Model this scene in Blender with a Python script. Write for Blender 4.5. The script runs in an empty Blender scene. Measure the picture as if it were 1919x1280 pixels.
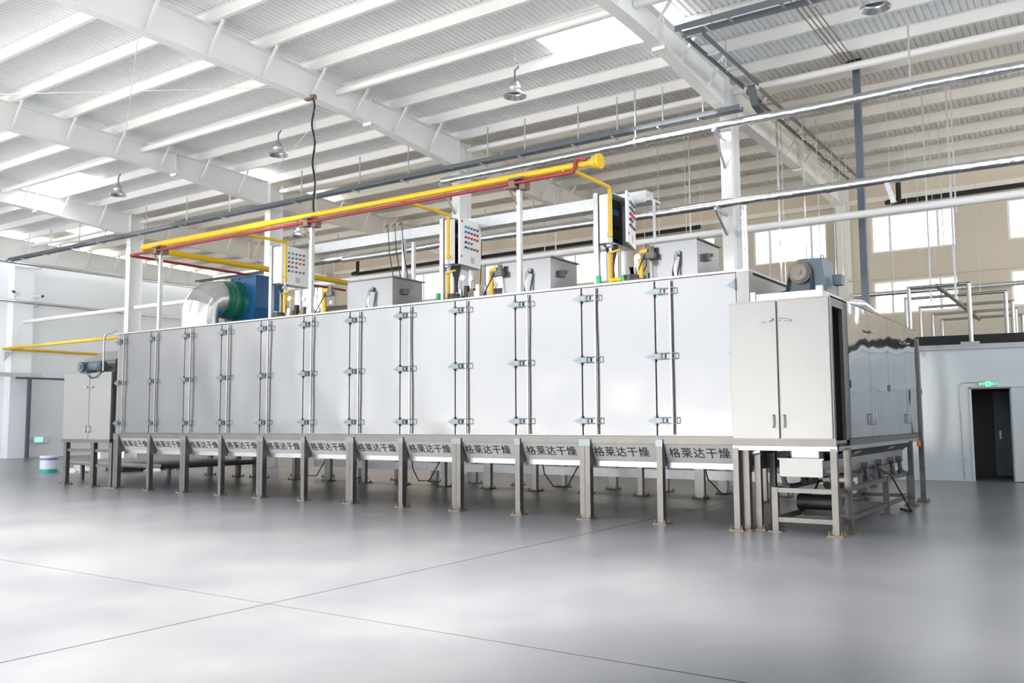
import bpy, math, random
from mathutils import Vector, Matrix
random.seed(7)
S = bpy.context.scene
C = S.collection

# ------------------------------------------------------------------ camera
R_ = Vector((0.825731, 0.564028, -0.00636)); U_ = Vector((0.054404, -0.068414, 0.996173)); B_ = Vector((0.561434, -0.822917, -0.087177))
CAM = Vector((4.271, -11.7973, 1.5)); FPX = 1668.9
cam_d = bpy.data.cameras.new('camera'); cam = bpy.data.objects.new('camera', cam_d); C.objects.link(cam)
cam_d.sensor_fit = 'HORIZONTAL'; cam_d.sensor_width = 36; cam_d.lens = FPX * 36 / 1919
cam_d.clip_start = 0.1; cam_d.clip_end = 300
cam.matrix_world = Matrix(((R_.x, U_.x, B_.x, CAM.x), (R_.y, U_.y, B_.y, CAM.y), (R_.z, U_.z, B_.z, CAM.z), (0, 0, 0, 1)))
S.camera = cam

# ------------------------------------------------------------------ sky, sun, exposure
w = bpy.data.worlds.new('sky'); S.world = w; w.use_nodes = True
bg = w.node_tree.nodes['Background']; bg.inputs[0].default_value = (0.93, 0.96, 1.0, 1); bg.inputs[1].default_value = 2.15
sd = bpy.data.lights.new('sun', 'SUN'); sd.energy = 14; sd.angle = math.radians(8); sd.color = (1.0, 0.93, 0.84)
sun = bpy.data.objects.new('sun', sd); C.objects.link(sun)
sun.rotation_euler = Vector((-0.28, -1.0, 0.53)).to_track_quat('Z', 'Y').to_euler()
S.view_settings.view_transform = 'Standard'; S.view_settings.look = 'None'; S.view_settings.gamma = 1
S.view_settings.use_curve_mapping = False; S.view_settings.exposure = 1.1
S.cycles.max_bounces = 8; S.cycles.diffuse_bounces = 5; S.cycles.glossy_bounces = 5; S.cycles.transparent_max_bounces = 12
S.cycles.sample_clamp_indirect = 6

# ------------------------------------------------------------------ helpers
def pt(u, v, X=None, Y=None, Z=None):
    """the real point on plane X=, Y= or Z= that a measured direction meets (survey of the hall)"""
    d = -B_ * FPX + R_ * (u - 959.5) - U_ * (v - 640)
    for i, a in enumerate((X, Y, Z)):
        if a is not None: t = (a - CAM[i]) / d[i]
    return CAM + d * t

def V(*a): return Vector(a)

class MB:
    def __init__(s): s.v = []; s.f = []; s.sm = []
    def add(s, vs, fs, smooth=False):
        n = len(s.v); s.v += [Vector(p) for p in vs]
        for f in fs: s.f.append([n + i for i in f]); s.sm.append(smooth)
        return s
    def box(s, x0, x1, y0, y1, z0, z1):
        vs = [(x, y, z) for x in (x0, x1) for y in (y0, y1) for z in (z0, z1)]
        return s.add(vs, [(0, 1, 3, 2), (4, 6, 7, 5), (0, 4, 5, 1), (2, 3, 7, 6), (0, 2, 6, 4), (1, 5, 7, 3)])
    def cbox(s, c, sx, sy, sz): return s.box(c[0]-sx/2, c[0]+sx/2, c[1]-sy/2, c[1]+sy/2, c[2]-sz/2, c[2]+sz/2)
    def prism(s, poly, d):
        n = len(poly); a = [Vector(p) for p in poly]; b = [p + Vector(d) for p in a]
        return s.add(a + b, [list(range(n))[::-1], list(range(n, 2*n))] + [(i, (i+1) % n, n+(i+1) % n, n+i) for i in range(n)])
    def bar(s, p, q, wd, ht=None, up=(0, 0, 1)):
        p, q = Vector(p), Vector(q); ht = ht or wd; t = (q-p).normalized(); up = Vector(up)
        if abs(t.dot(up)) > .99: up = Vector((0, 1, 0))
        a = t.cross(up).normalized() * wd/2; b = a.cross(t).normalized() * ht/2
        return s.prism([p+a+b, p-a+b, p-a-b, p+a-b], q-p)
    def tube(s, pts, r, seg=10, cap=True):
        pts = [Vector(p) for p in pts]; n = len(pts); rs = r if isinstance(r, (list, tuple)) else [r]*n
        t0 = (pts[1]-pts[0]).normalized(); a = t0.orthogonal().normalized(); rings = []
        for i in range(n):
            t = (pts[min(i+1, n-1)] - pts[max(i-1, 0)]).normalized()
            if 0 < i < n-1:
                t = ((pts[i+1]-pts[i]).normalized() + (pts[i]-pts[i-1]).normalized()).normalized()
            a = (a - t*a.dot(t)).normalized(); b = t.cross(a)
            k = 1.0
            rings.append([pts[i] + (a*math.cos(2*math.pi*j/seg) + b*math.sin(2*math.pi*j/seg))*rs[i]*k for j in range(seg)])
        vs = [p for rg in rings for p in rg]
        s.add(vs, [(i*seg+j, i*seg+(j+1) % seg, (i+1)*seg+(j+1) % seg, (i+1)*seg+j) for i in range(n-1) for j in range(seg)], True)
        if cap: s.add(rings[0] + rings[-1], [list(range(seg))[::-1], list(range(seg, 2*seg))])
        return s
    def build(s, name, mat, parent=None, org=None):
        o0 = Vector((0, 0, 0)) if parent is None else wloc(parent)
        if org is not None: o0 = Vector(org)
        me = bpy.data.meshes.new(name); me.from_pydata([p-o0 for p in s.v], [], s.f)
        me.polygons.foreach_set('use_smooth', s.sm); me.update()
        if mat: me.materials.append(mat)
        o = bpy.data.objects.new(name, me); C.objects.link(o)
        if parent is not None: o.parent = parent
        elif org is not None: o.location = o0
        return o

def wloc(o):
    l = Vector(o.location)
    while o.parent: o = o.parent; l += o.location
    return l
def tag(o, label, cat, group=None):
    o['label'] = label; o['category'] = cat
    if group: o['group'] = group
    return o
def thing(name, label, cat, loc=(0, 0, 0), group=None):
    o = bpy.data.objects.new(name, None); C.objects.link(o); o.location = loc; o.empty_display_size = .2
    return tag(o, label, cat, group)
def struct(o): o['kind'] = 'structure'; return o
def kids(o): return [c for c in bpy.data.objects if c.parent == o]
def copy_tree(o, loc=None, parent=None, label=None):
    c = o.copy(); C.objects.link(c); c.parent = parent
    if loc is not None: c.location = loc
    if label: c['label'] = label
    for k in kids(o): copy_tree(k, None, c)
    return c
def arc(p0, p1, p2, r, n=6):
    """fillet points for a corner p1 between p0 and p2"""
    p0, p1, p2 = Vector(p0), Vector(p1), Vector(p2); a = (p0-p1).normalized(); b = (p2-p1).normalized()
    A, Bp = p1+a*r, p1+b*r
    return [A*(1-t)**2 + p1*2*t*(1-t) + Bp*t**2 for t in [i/n for i in range(n+1)]]
def route(pts, r):
    out = [Vector(pts[0])]
    for i in range(1, len(pts)-1): out += arc(pts[i-1], pts[i], pts[i+1], r)
    return out + [Vector(pts[-1])]

# ------------------------------------------------------------------ materials
def mat(name, col, rough=.5, metal=0., bump=0., bscale=5., var=0., vscale=3., detail=3, spec=.5, coat=0., stretch=None, rvar=0., alpha=None):
    m = bpy.data.materials.new(name); m.use_nodes = True; nt = m.node_tree; b = nt.nodes['Principled BSDF']
    b.inputs['Base Color'].default_value = (*col, 1); b.inputs['Roughness'].default_value = rough; b.inputs['Metallic'].default_value = metal
    b.inputs['Specular IOR Level'].default_value = spec; b.inputs['Coat Weight'].default_value = coat
    tc = nt.nodes.new('ShaderNodeTexCoord'); src = tc.outputs['Object']
    if stretch:
        mp = nt.nodes.new('ShaderNodeMapping'); mp.inputs['Scale'].default_value = stretch; nt.links.new(src, mp.inputs[0]); src = mp.outputs[0]
    if var or rvar:
        n = nt.nodes.new('ShaderNodeTexNoise'); n.inputs['Scale'].default_value = vscale; n.inputs['Detail'].default_value = detail; nt.links.new(src, n.inputs[0])
        if var:
            mr = nt.nodes.new('ShaderNodeMapRange'); mr.interpolation_type = 'SMOOTHSTEP'; mr.inputs[1].default_value = .1; mr.inputs[2].default_value = .9
            mr.inputs[3].default_value = 1-var; mr.inputs[4].default_value = 1+var*.5; nt.links.new(n.outputs[0], mr.inputs[0])
            mx = nt.nodes.new('ShaderNodeMix'); mx.data_type = 'RGBA'; mx.blend_type = 'MULTIPLY'; mx.inputs[0].default_value = 1
            mx.inputs[6].default_value = (*col, 1); nt.links.new(mr.outputs[0], mx.inputs[7]); nt.links.new(mx.outputs[2], b.inputs['Base Color'])
        if rvar:
            mr = nt.nodes.new('ShaderNodeMapRange'); mr.interpolation_type = 'SMOOTHSTEP'; mr.inputs[1].default_value = .1; mr.inputs[2].default_value = .9
            mr.inputs[3].default_value = rough-rvar; mr.inputs[4].default_value = rough+rvar; nt.links.new(n.outputs[0], mr.inputs[0]); nt.links.new(mr.outputs[0], b.inputs['Roughness'])
    if bump:
        n2 = nt.nodes.new('ShaderNodeTexNoise'); n2.inputs['Scale'].default_value = bscale; n2.inputs['Detail'].default_value = 1.5; nt.links.new(src, n2.inputs[0])
        bp = nt.nodes.new('ShaderNodeBump'); bp.inputs['Strength'].default_value = 1; bp.inputs['Distance'].default_value = bump
        nt.links.new(n2.outputs[0], bp.inputs['Height']); nt.links.new(bp.outputs[0], b.inputs['Normal'])
    return m
M = {}
M['white'] = mat('white_paint', (.86, .86, .85), .5, var=.04, vscale=1.2)
M['cream'] = mat('cream_paint', (.85, .81, .74), .6, var=.05, vscale=1.2)  # white paint again, with the far bay's warm, dim light put into the colour
M['deck'] = mat('white_coated_deck', (.88, .90, .91), .5, var=.04, vscale=.6)
M['deck_far'] = mat('cream_coated_deck', (.84, .81, .75), .55, var=.05, vscale=.6)  # same roof deck; warmer shade of the backlit far bay put into the colour
M['wall_w'] = mat('white_wall', (.88, .91, .94), .8, var=.03, vscale=.4)
M['wall_c'] = mat('cream_wall', (.66, .58, .46), .8, var=.05, vscale=.6)
M['panel'] = mat('polished_stainless_sheet', (.235, .235, .238), .17, .66, rvar=.03, vscale=.5)
M['panel_w'] = mat('dull_stainless_sheet', (.31, .31, .305), .42, .5, bump=.012, bscale=.9, var=.04, vscale=2.5)
M['mirror'] = mat('mirror_stainless_sheet', (.50, .51, .53), .07, 1., bump=.05, bscale=.8)
M['ss'] = mat('brushed_stainless_tube', (.17, .163, .155), .45, .8, var=.12, vscale=6)
M['ss_dk'] = mat('dark_stainless', (.30, .29, .28), .4, .8, var=.1, vscale=5)
M['bar'] = mat('door_bar_stainless', (.40, .39, .37), .35, .85)
M['fascia'] = mat('grey_primed_sheet', (.50, .50, .51), .55, .3, var=.03, vscale=3)
M['lip'] = mat('bright_stainless_lip', (.42, .42, .42), .35, .8, bump=.01, bscale=3)
M['galv'] = mat('galvanised_steel', (.60, .62, .64), .42, .7, var=.12, vscale=9)
M['zinc'] = mat('zinc_plated_latch', (.17, .20, .22), .35, .75)
M['foil'] = mat('aluminium_foil_wrap', (.80, .81, .83), .22, 1., bump=.02, bscale=5)
M['hoop'] = mat('silver_hoop_pipe', (.42, .41, .39), .3, .95)
M['duct'] = mat('aluminium_duct', (.78, .78, .79), .25, .95, bump=.03, bscale=1.6, rvar=.06, vscale=2)
M['tray'] = mat('dark_grey_steel', (.13, .15, .17), .5, .3)
M['post'] = mat('blue_grey_painted_steel', (.10, .125, .16), .5, .1)
M['black'] = mat('black_plastic', (.015, .015, .017), .45)
M['soot'] = mat('black_insulation', (.02, .02, .022), .8)
M['yellow'] = mat('yellow_pipe_paint', (.72, .45, .01), .35, var=.05)
M['red'] = mat('red_pipe_paint', (.27, .025, .03), .4)
M['blue'] = mat('blue_fan_paint', (.008, .095, .24), .35, var=.08, vscale=2)
M['green'] = mat('green_flexible_cloth', (.008, .15, .09), .3, bump=.06, bscale=4)
M['slate'] = mat('slate_blue_machine_paint', (.075, .12, .155), .4, var=.1)
M['box'] = mat('light_grey_powder_coat', (.80, .81, .80), .4)
M['dark'] = mat('dark_interior', (.05, .055, .06), .6)  # near-black: shade inside cabinets and doorway put into the colour; sign figure too
M['brown'] = mat('rusty_brown_steel', (.22, .17, .13), .6, .4, var=.2, vscale=12)
M['rubber'] = mat('grey_rubber', (.14, .14, .145), .5)
M['btn_r'] = mat('red_button', (.5, .04, .08), .3); M['btn_g'] = mat('green_button', (.02, .30, .28), .3); M['btn_b'] = mat('blue_button', (.05, .16, .35), .3)
M['btn_k'] = mat('black_selector', (.03, .03, .08), .3)
M['greenp'] = mat('green_tag', (.05, .45, .2), .4)
M['letters'] = mat('engraved_black_letters', (.03, .03, .03), .6)
M['room'] = mat('pale_blue_grey_sandwich_panel', (.66, .71, .74), .45, var=.02, vscale=.5)
M['apron'] = mat('sunlit_pale_concrete', (.68, .67, .65), .9)  # for the unseen ground that bounces sun into the hall
M['ink'] = mat('dark_line', (.06, .06, .065), .9, spec=0)

def floor_mat():
    m = bpy.data.materials.new('polished_concrete'); m.use_nodes = True; nt = m.node_tree; b = nt.nodes['Principled BSDF']; L = nt.links.new
    tc = nt.nodes.new('ShaderNodeTexCoord')
    n = nt.nodes.new('ShaderNodeTexNoise'); n.inputs['Scale'].default_value = .5; n.inputs['Detail'].default_value = 5; n.inputs['Roughness'].default_value = .55; L(tc.outputs['Object'], n.inputs[0])
    cr = nt.nodes.new('ShaderNodeValToRGB'); cr.color_ramp.interpolation = 'EASE'; cr.color_ramp.elements[0].position = .15; cr.color_ramp.elements[1].position = .85
    cr.color_ramp.elements[0].color = (.125, .135, .158, 1); cr.color_ramp.elements[1].color = (.215, .224, .242, 1); L(n.outputs[0], cr.inputs[0])
    n2 = nt.nodes.new('ShaderNodeTexNoise'); n2.inputs['Scale'].default_value = .9; n2.inputs['Detail'].default_value = 3; L(tc.outputs['Object'], n2.inputs[0])
    mr = nt.nodes.new('ShaderNodeMapRange'); mr.inputs[1].default_value = .1; mr.inputs[2].default_value = .9; mr.inputs[3].default_value = .276; mr.inputs[4].default_value = .30
    L(n2.outputs[0], mr.inputs[0]); L(mr.outputs[0], b.inputs['Roughness']); L(cr.outputs[0], b.inputs['Base Color'])
    b.inputs['Specular IOR Level'].default_value = .6; b.inputs['Coat Weight'].default_value = 0
    return m
M['floor'] = floor_mat()
def translucent(name, col):
    m = bpy.data.materials.new(name); m.use_nodes = True; nt = m.node_tree; nt.nodes.remove(nt.nodes['Principled BSDF'])
    t = nt.nodes.new('ShaderNodeBsdfTranslucent'); t.inputs[0].default_value = (*col, 1)
    tr = nt.nodes.new('ShaderNodeBsdfTransparent'); tr.inputs[0].default_value = (1, 1, 1, 1)
    mx = nt.nodes.new('ShaderNodeMixShader'); mx.inputs[0].default_value = .5
    nt.links.new(t.outputs[0], mx.inputs[1]); nt.links.new(tr.outputs[0], mx.inputs[2]); nt.links.new(mx.outputs[0], nt.nodes['Material Output'].inputs[0]); return m
M['sky'] = translucent('translucent_roof_sheet', (.97, .98, 1))
def glass():
    m = bpy.data.materials.new('window_glass'); m.use_nodes = True; nt = m.node_tree; nt.nodes.remove(nt.nodes['Principled BSDF'])
    g = nt.nodes.new('ShaderNodeBsdfGlossy'); g.inputs['Roughness'].default_value = .03
    tr = nt.nodes.new('ShaderNodeBsdfTransparent'); tr.inputs[0].default_value = (.97, .98, .98, 1)
    mx = nt.nodes.new('ShaderNodeMixShader'); mx.inputs[0].default_value = .05
    nt.links.new(tr.outputs[0], mx.inputs[1]); nt.links.new(g.outputs[0], mx.inputs[2]); nt.links.new(mx.outputs[0], nt.nodes['Material Output'].inputs[0]); return m
M['glass'] = glass()
def emit(name, col, s):
    m = bpy.data.materials.new(name); m.use_nodes = True; b = m.node_tree.nodes['Principled BSDF']
    b.inputs['Base Color'].default_value = (*col, 1); b.inputs['Emission Color'].default_value = (*col, 1); b.inputs['Emission Strength'].default_value = s; return m
M['exit_on'] = emit('lit_green_exit_sign', (.15, .9, .35), 1.1)

# ------------------------------------------------------------------ the hall
XL, YF = -35.0, 18.0                      # gable wall, window wall
COLX = [-2.90, -10.72, -18.54, -26.36]
ROWY = 7.45
def roofz(y): return 9.316 - .0273*(y - ROWY)      # top of rafters
PZ = .27                                            # purlin height
struct(MB().box(-60, 40, -22.3, 24, -.25, 0).build('floor', M['floor']))
struct(MB().box(-90, 60, -90, -22.3, -.27, -.02).build('floor_outside', M['apron']))  # unseen ground, added to bounce sunlight up onto the ceiling
struct(MB().box(-3.2, 16, -22.3, -22, 0, 9.6).build('wall_near', M['wall_w']))  # unseen wall piece, added to keep the sun off the right-hand floor
for i, (a, b) in enumerate([((-46, -6.75), (22, -6.75)), ((-1.62, -34), (-1.62, 18))]):
    struct(MB().bar((*a, .0005), (*b, .0005), .009, .002).build('trim_%d' % (i+1), M['ink']))

PUR = [2.0 + 1.4*j for j in range(-17, 12)]
SKY = {(-5.75, -2.8, 3), (-29.0, -23.7, 3), (-32.3, -29.6, 6), (-19.6, -18.4, 5), (-.3, 2.1, 1), (-21.5, -19, -2), (-6, -3, -2), (-13, -10.8, -5), (-28, -25, -5), (-19.5, -18.5, 7), (-34, -28, -8), (-34, -27, -4), (-34, -30, -1), (-25, -20, -8), (-17, -12, -8), (-9, -4, -8)}  # out-of-view near-side cells are added skylights that brighten the hall and gable
SKYJ = [(a, b, 1.0 + 0) for a, b, c in SKY]
def purlin_y(n): return 2.0 + 1.4*(n-2)             # n=3 is the purlin at Y 3.4
SKY |= {(XL, XL+.36, n) for n in range(-8, 14)}
sky_cells = [(a, b, purlin_y(n), purlin_y(n+1)) for a, b, n in SKY]
# corrugated deck: ribs run along Y, profile repeats every 0.2 m along X
def deck(y0, y1, m, name):
    mb = MB(); xs = []
    x = XL - .5
    cuts = [c for c in sky_cells if c[2] < y1 and c[3] > y0]
    ys = sorted({y0, y1, *[min(max(c[2], y0), y1) for c in cuts], *[min(max(c[3], y0), y1) for c in cuts]})
    prof = [(0, 0), (.075, 0), (.09, .028), (.115, .028)]
    P = []
    while x < 14:
        for dx, dz in prof: P.append((x+dx, dz))
        x += .13
    zz = lambda y: roofz(y) + PZ + .012
    for ya, yb in zip(ys[:-1], ys[1:]):
        for (xa, za), (xb, zb) in zip(P[:-1], P[1:]):
            ym = (ya+yb)/2; xm = (xa+xb)/2
            if any(c[0] < xm < c[1] and c[2] < ym < c[3] for c in sky_cells): continue
            mb.add([(xa, ya, zz(ya)+za), (xb, ya, zz(ya)+zb), (xb, yb, zz(yb)+zb), (xa, yb, zz(yb)+za)], [(0, 1, 2, 3)])
    o = mb.build(name, m); return struct(o)
deck(-21.9, 8.2, M['deck'], 'ceiling')
deck(8.2, 18.3, M['deck_far'], 'ceiling_far')
for i, c in enumerate(sorted(sky_cells)):
    z = lambda y: roofz(y)+PZ+.03
    struct(MB().add([(c[0]-.05, c[2], z(c[2])), (c[1]+.05, c[2], z(c[2])), (c[1]+.05, c[3], z(c[3])), (c[0]-.05, c[3], z(c[3]))], [(0, 1, 2, 3)]).build('window_%d' % (30+i), M['sky']))

struct(MB().box(XL-.3, XL, -34, YF+.3, 0, 9.0).build('wall_left', M['wall_w']))
# far wall with two rows of windows
WX = [-5.93 + 3.85*j for j in range(-7, 4)]; WW = 2.47; ROWS = [(4.73, 5.80), (6.71, 7.93)]
mb = MB(); x_end = 14
for z0, z1 in [(0, 4.73), (5.80, 6.71), (7.93, 9.1)]: mb.box(XL, x_end, YF, YF+.25, z0, z1)
for z0, z1 in ROWS:
    e = XL
    for x in WX + [x_end]:
        mb.box(e, min(x, x_end), YF, YF+.25, z0, z1); e = x + WW
struct(mb.build('wall_far', M['wall_c']))
struct(MB().box(XL, x_end, YF-.06, YF, 5.86, 5.94).build('trim_8', M['wall_c']))
struct(MB().box(XL, x_end, YF-.12, YF, 8.35, 8.5).build('trim_9', M['cream']))
n = 0
for z0, z1 in ROWS:
    for x in WX:
        n += 1
        fr = MB(); f = .06
        fr.box(x, x+WW, YF+.04, YF+.12, z0, z0+f).box(x, x+WW, YF+.04, YF+.12, z1-f, z1)
        fr.box(x, x+f, YF+.04, YF+.12, z0+f, z1-f).box(x+WW-f, x+WW, YF+.04, YF+.12, z0+f, z1-f)
        fr.box(x+.53, x+.53+.07, YF+.04, YF+.12, z0+f, z1-f).box(x+1.92, x+1.92+.07, YF+.04, YF+.12, z0+f, z1-f)
        if z0 < 5: fr.box(x+f, x+WW-f, YF+.05, YF+.11, z0+.62, z0+.67)
        fo = struct(fr.build('window_%d' % n, M['cream']))
        MB().box(x+.02, x+WW-.02, YF+.075, YF+.085, z0+.02, z1-.02).build('pane', M['glass'], fo)

# steel columns
def column(name, x, y, h, m, label, group, hd=.54, wd=.26, t=.014, low=0):
    mb = MB(); mb.box(x-wd/2, x+wd/2, y, y+t, 0, h).box(x-wd/2, x+wd/2, y+hd-t, y+hd, 0, h).box(x-t/2, x+t/2, y+t, y+hd-t, 0, h)
    mb.box(x-wd/2, x+wd/2, y+t, y+hd-t, 8.42, 8.44)
    o = mb.build(name, m, None, (x, y, 0)); return tag(o, label, 'column', group)
names = ['rightmost white steel column rising behind the dryer, glaring in the light', 'white steel column behind the middle control cabinet', 'white steel column behind the blue fan and first control cabinet', 'leftmost freestanding white steel column, left of the silver duct elbow']
for x, l in zip(COLX, names): column('steel_column', x, ROWY, roofz(ROWY)-.02, M['white'], l, 'white columns along the middle row')
for x, l in zip(COLX, ['cream column between the windows at the end of the right-hand rafter', 'cream wall column between windows behind the right control cabinet', 'cream wall column behind the middle burner housing', 'cream wall column at the far left of the window wall']):
    o = column('steel_column', x+.05, 17.4, 9.0, M['cream'], l, 'cream columns on the window wall', hd=.58, wd=.3)
struct(MB().box(XL, XL+.5, ROWY-.1, ROWY+.75, 0, 8.2).build('trim_10', M['wall_w']))

# rafters
def rafter(x, m, y0, y1, bot, label, group):
    """bot: list of (y, z) of the underside"""
    mb = MB(); wd = .27; t = .02
    poly = [(x-.008, y, z+t) for y, z in bot] + [(x-.008, y1, roofz(y1)-t), (x-.008, y0, roofz(y0)-t)]
    mb.prism(poly, (.016, 0, 0))
    for (ya, za), (yb, zb) in zip(bot[:-1], bot[1:]):
        mb.prism([(x-wd/2, ya, za), (x-wd/2, yb, zb), (x-wd/2, yb, zb+t), (x-wd/2, ya, za+t)], (wd, 0, 0))
    mb.prism([(x-wd/2, y0, roofz(y0)-t), (x-wd/2, y1, roofz(y1)-t), (x-wd/2, y1, roofz(y1)), (x-wd/2, y0, roofz(y0))], (wd, 0, 0))
    def zb_at(y):
        for (ya, za), (yb, zb) in zip(bot[:-1], bot[1:]):
            if ya <= y <= yb: return za + (zb-za)*(y-ya)/(yb-ya)
    ys = 3.9 if y0 < 0 else 13.0
    zs = zb_at(ys)
    mb.box(x-wd/2, x+wd/2, ys-.012, ys+.012, zs-.06, roofz(ys)-.03)            # splice plate
    o = mb.build('roof_rafter', m, None, (x, y0, bot[0][1])); tag(o, label, 'rafter', group)
    for y in PUR:
        if max(y0+.3, -9) < y < y1-.2:
            for sgn in (-1, 1):
                b = MB().bar((x+sgn*.03, y+.03, zb_at(y)+.04), (x+sgn*.50, y+.03, roofz(y)+.02), .05, .05)
                b.build('flange_brace', m, o)
    return o
near_b = [(-21.8, 9.1), (-8, 8.9), (3.0, 8.84), (4.0, 8.80), (7.44, 8.50)]
far_b = [(8.0, 8.50), (12.6, 8.47), (13.4, 8.47), (17.4, 8.28)]
for x, l in zip(COLX, ['right-hand near', 'second near', 'third near', 'fourth near']):
    rafter(x, M['white'], -21.8, 7.44, near_b, {'right-hand near': 'white roof rafter beside the big bright skylight at upper right', 'second near': 'longest white roof rafter crossing the upper middle of the ceiling', 'third near': 'grey-white rafter crossing upper left, above the hanging cable', 'fourth near': 'glaring white rafter at the left edge beside the skylight'}[l], 'white rafters of the near bay')
for x, l in zip(COLX, ['cream rafter running to the window wall at upper right', 'cream rafter of the far bay behind the yellow pipe end', 'cream rafter of the far bay behind the middle control cabinet', 'cream rafter of the far bay behind the blue fan']):
    rafter(x, M['cream'], 8.0, 17.4, far_b, l, 'cream rafters of the far bay')
rafter(XL+.5, M['white'], -21.8, 17.4, [(-21.8, 9.1), (3, 8.8), (7.4, 8.4), (12, 8.45), (17.4, 8.3)], 'white rafter running along the left gable wall', 'white rafters of the near bay')

# purlins
for i, y in enumerate(PUR):
    z = roofz(y) + .003; far = y > 8.2; x0, x1 = XL+.05, 13.5
    mb = MB().box(x0, x1, y, y+.006, z, z+PZ).box(x0, x1, y-.08, y, z, z+.006).box(x0, x1, y-.08, y, z+PZ-.006, z+PZ).box(x0, x1, y-.08, y-.074, z+.006, z+.035)
    o = mb.build('roof_purlin', M['cream' if far else 'white'], None, (-10, y, z))
    k = round((y-ROWY)/1.4)
    tag(o, ('cream' if far else 'white')+' roof purlin, ' + ('directly above the middle column row' if abs(k) < 1 else '%s purlin counted from the middle column row towards the %s' % (['first', 'second', 'third', 'fourth', 'fifth', 'sixth', 'seventh', 'eighth', 'ninth', 'tenth', 'eleventh', 'twelfth', 'thirteenth', 'fourteenth', 'fifteenth', 'sixteenth', 'seventeenth', 'eighteenth', 'nineteenth', 'twentieth', 'twenty-first', 'twenty-second'][abs(k)-1], 'windows' if k > 0 else 'camera')), 'purlin', 'roof purlins')
# round tie struts between rafters
def hstrut(y, z, r, x0, x1, m, label, grp='round tubes between the rafters'):
    o = MB().tube([(x0, y, z), (x1, y, z)], r, 14).build('strut_tube', m, None, (x0, y, z)); return tag(o, label, 'strut', grp)
spans = list(zip([XL+.6]+COLX[::-1], COLX[::-1]+[10.5]))
for (a, b), l in zip(spans, ['left end bay', 'bay left of the second column', 'bay over the first control cabinet', 'bay right of the longest rafter', 'right-hand bay']):
    hstrut(2.85, 9.26, .085, a+.02, b-.02, M['white'], 'white round tube under the near roof in the '+l)
    hstrut(7.95, 9.12, .085, a+.02, b-.02, M['white'], 'white round tube beside the column heads in the '+l)
    hstrut(ROWY+.27, 5.78, .085, a+.14, b-.14, M['white'], 'white round tube at mid height between columns in the '+l, 'tubes between the columns')

# ------------------------------------------------------------------ gable wall details
for z, l in ((8.28, 'upper'), (6.62, 'lower')):
    o = thing('insulated_pipe', l+' silver insulated pipe running along the left gable wall', 'pipe', (XL+.45, 0, z), 'silver pipes on the gable wall')
    MB().tube([(XL+.78, -20, z), (XL+.78, 17.8, z)], .075, 12).build('pipe', M['foil'], o)
    for y in (-4, 1.2, 6.2, 8.3, 13): MB().bar((XL+.01, y, z-.1), (XL+.86, y, z-.1), .05).build('bracket', M['galv'], o)
g = thing('pipe_gantry', 'slender dark steel gantry carrying a galvanised trunk along the left wall', 'gantry', (XL+1, 8.3, 0))
MB().bar((XL+.9, 7.95, 0), (XL+.9, 7.95, 3.42), .13).build('post', M['post'], g)
MB().bar((XL+.9, 9.72, 0), (XL+.9, 9.72, 3.42), .13).build('post', M['post'], g)
MB().box(XL+.75, XL+1.05, -6, 8.35, 3.42, 3.58).build('trunk', M['galv'], g)
MB().box(XL+.82, XL+.98, 7.4, 9.9, 3.34, 3.42).build('beam', M['post'], g)
a = pt(152, 699, X=XL+1.3); b = pt(206, 687, Y=1.2)
o = MB().bar((XL+1.1, a.y, 3.52), (-17.3, 1.2, 2.86), .26, .14).build('cable_trunking', M['galv'], None, (XL+1, a.y, 3.5)); tag(o, 'galvanised cable trunk running from the wall gantry to the small left cabinet', 'trunking')
def camera_thing(u, v, l, sx):
    p = pt(u, v, X=XL+.62); t = thing('security_camera', l, 'camera', p)
    MB().bar((XL+.5, p.y-.0, p.z-.1), p + V(0, 0, -.06), .04).build('bracket', M['box'], t)
    MB().tube([p+V(-.05, -.16*sx, 0), p+V(.08, .12*sx, .02)], .055, 10).build('camera_body', M['box'], t)
    MB().tube([p+V(.08, .12*sx, .02), p+V(.14, .22*sx, .03)], .05, 10).build('lens_hood', M['black'], t)
camera_thing(31, 549, 'small wall camera left of the gable pilaster', -1); camera_thing(70, 556, 'small wall camera right of the gable pilaster', 1)
p = pt(75, 827, X=XL+.12)
t = thing('exit_sign', 'green lit running-man sign low on the left wall beyond the paint bucket', 'sign', (XL, p.y, .62), 'lit green exit signs')
MB().box(XL, XL+.1, p.y-.32, p.y+.42, .62, .88).build('sign_box', M['box'], t)
MB().box(XL+.1, XL+.11, p.y-.22, p.y+.12, .65, .85).build('lit_panel', M['exit_on'], t)
MB().tube([(XL+.03, p.y-.5, 0.0), (XL+.03, p.y-.5, .75), (XL+.03, p.y-.3, .75)], .025, 6).build('conduit', M['galv'], t)
t = thing('gas_pipe', 'thin yellow gas pipe forming a V against the left wall behind the feed cabinet', 'pipe', (XL+.55, 7.7, 4.6))
MB().tube([(-20.5, 7.0, 4.6), (XL+.6, 7.0, 4.6)], .06, 10).build('pipe', M['yellow'], t)
MB().tube([(XL+.6, 6.95, 4.6), (XL+.6, 16, 4.6)], .06, 10).build('pipe', M['yellow'], t)
MB().prism([(XL+.5, 7.05, 4.5), (XL+.5, 7.4, 4.5), (XL+.5, 7.05, 4.1)], (.1, 0, 0)).build('bracket', M['galv'], t)

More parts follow.
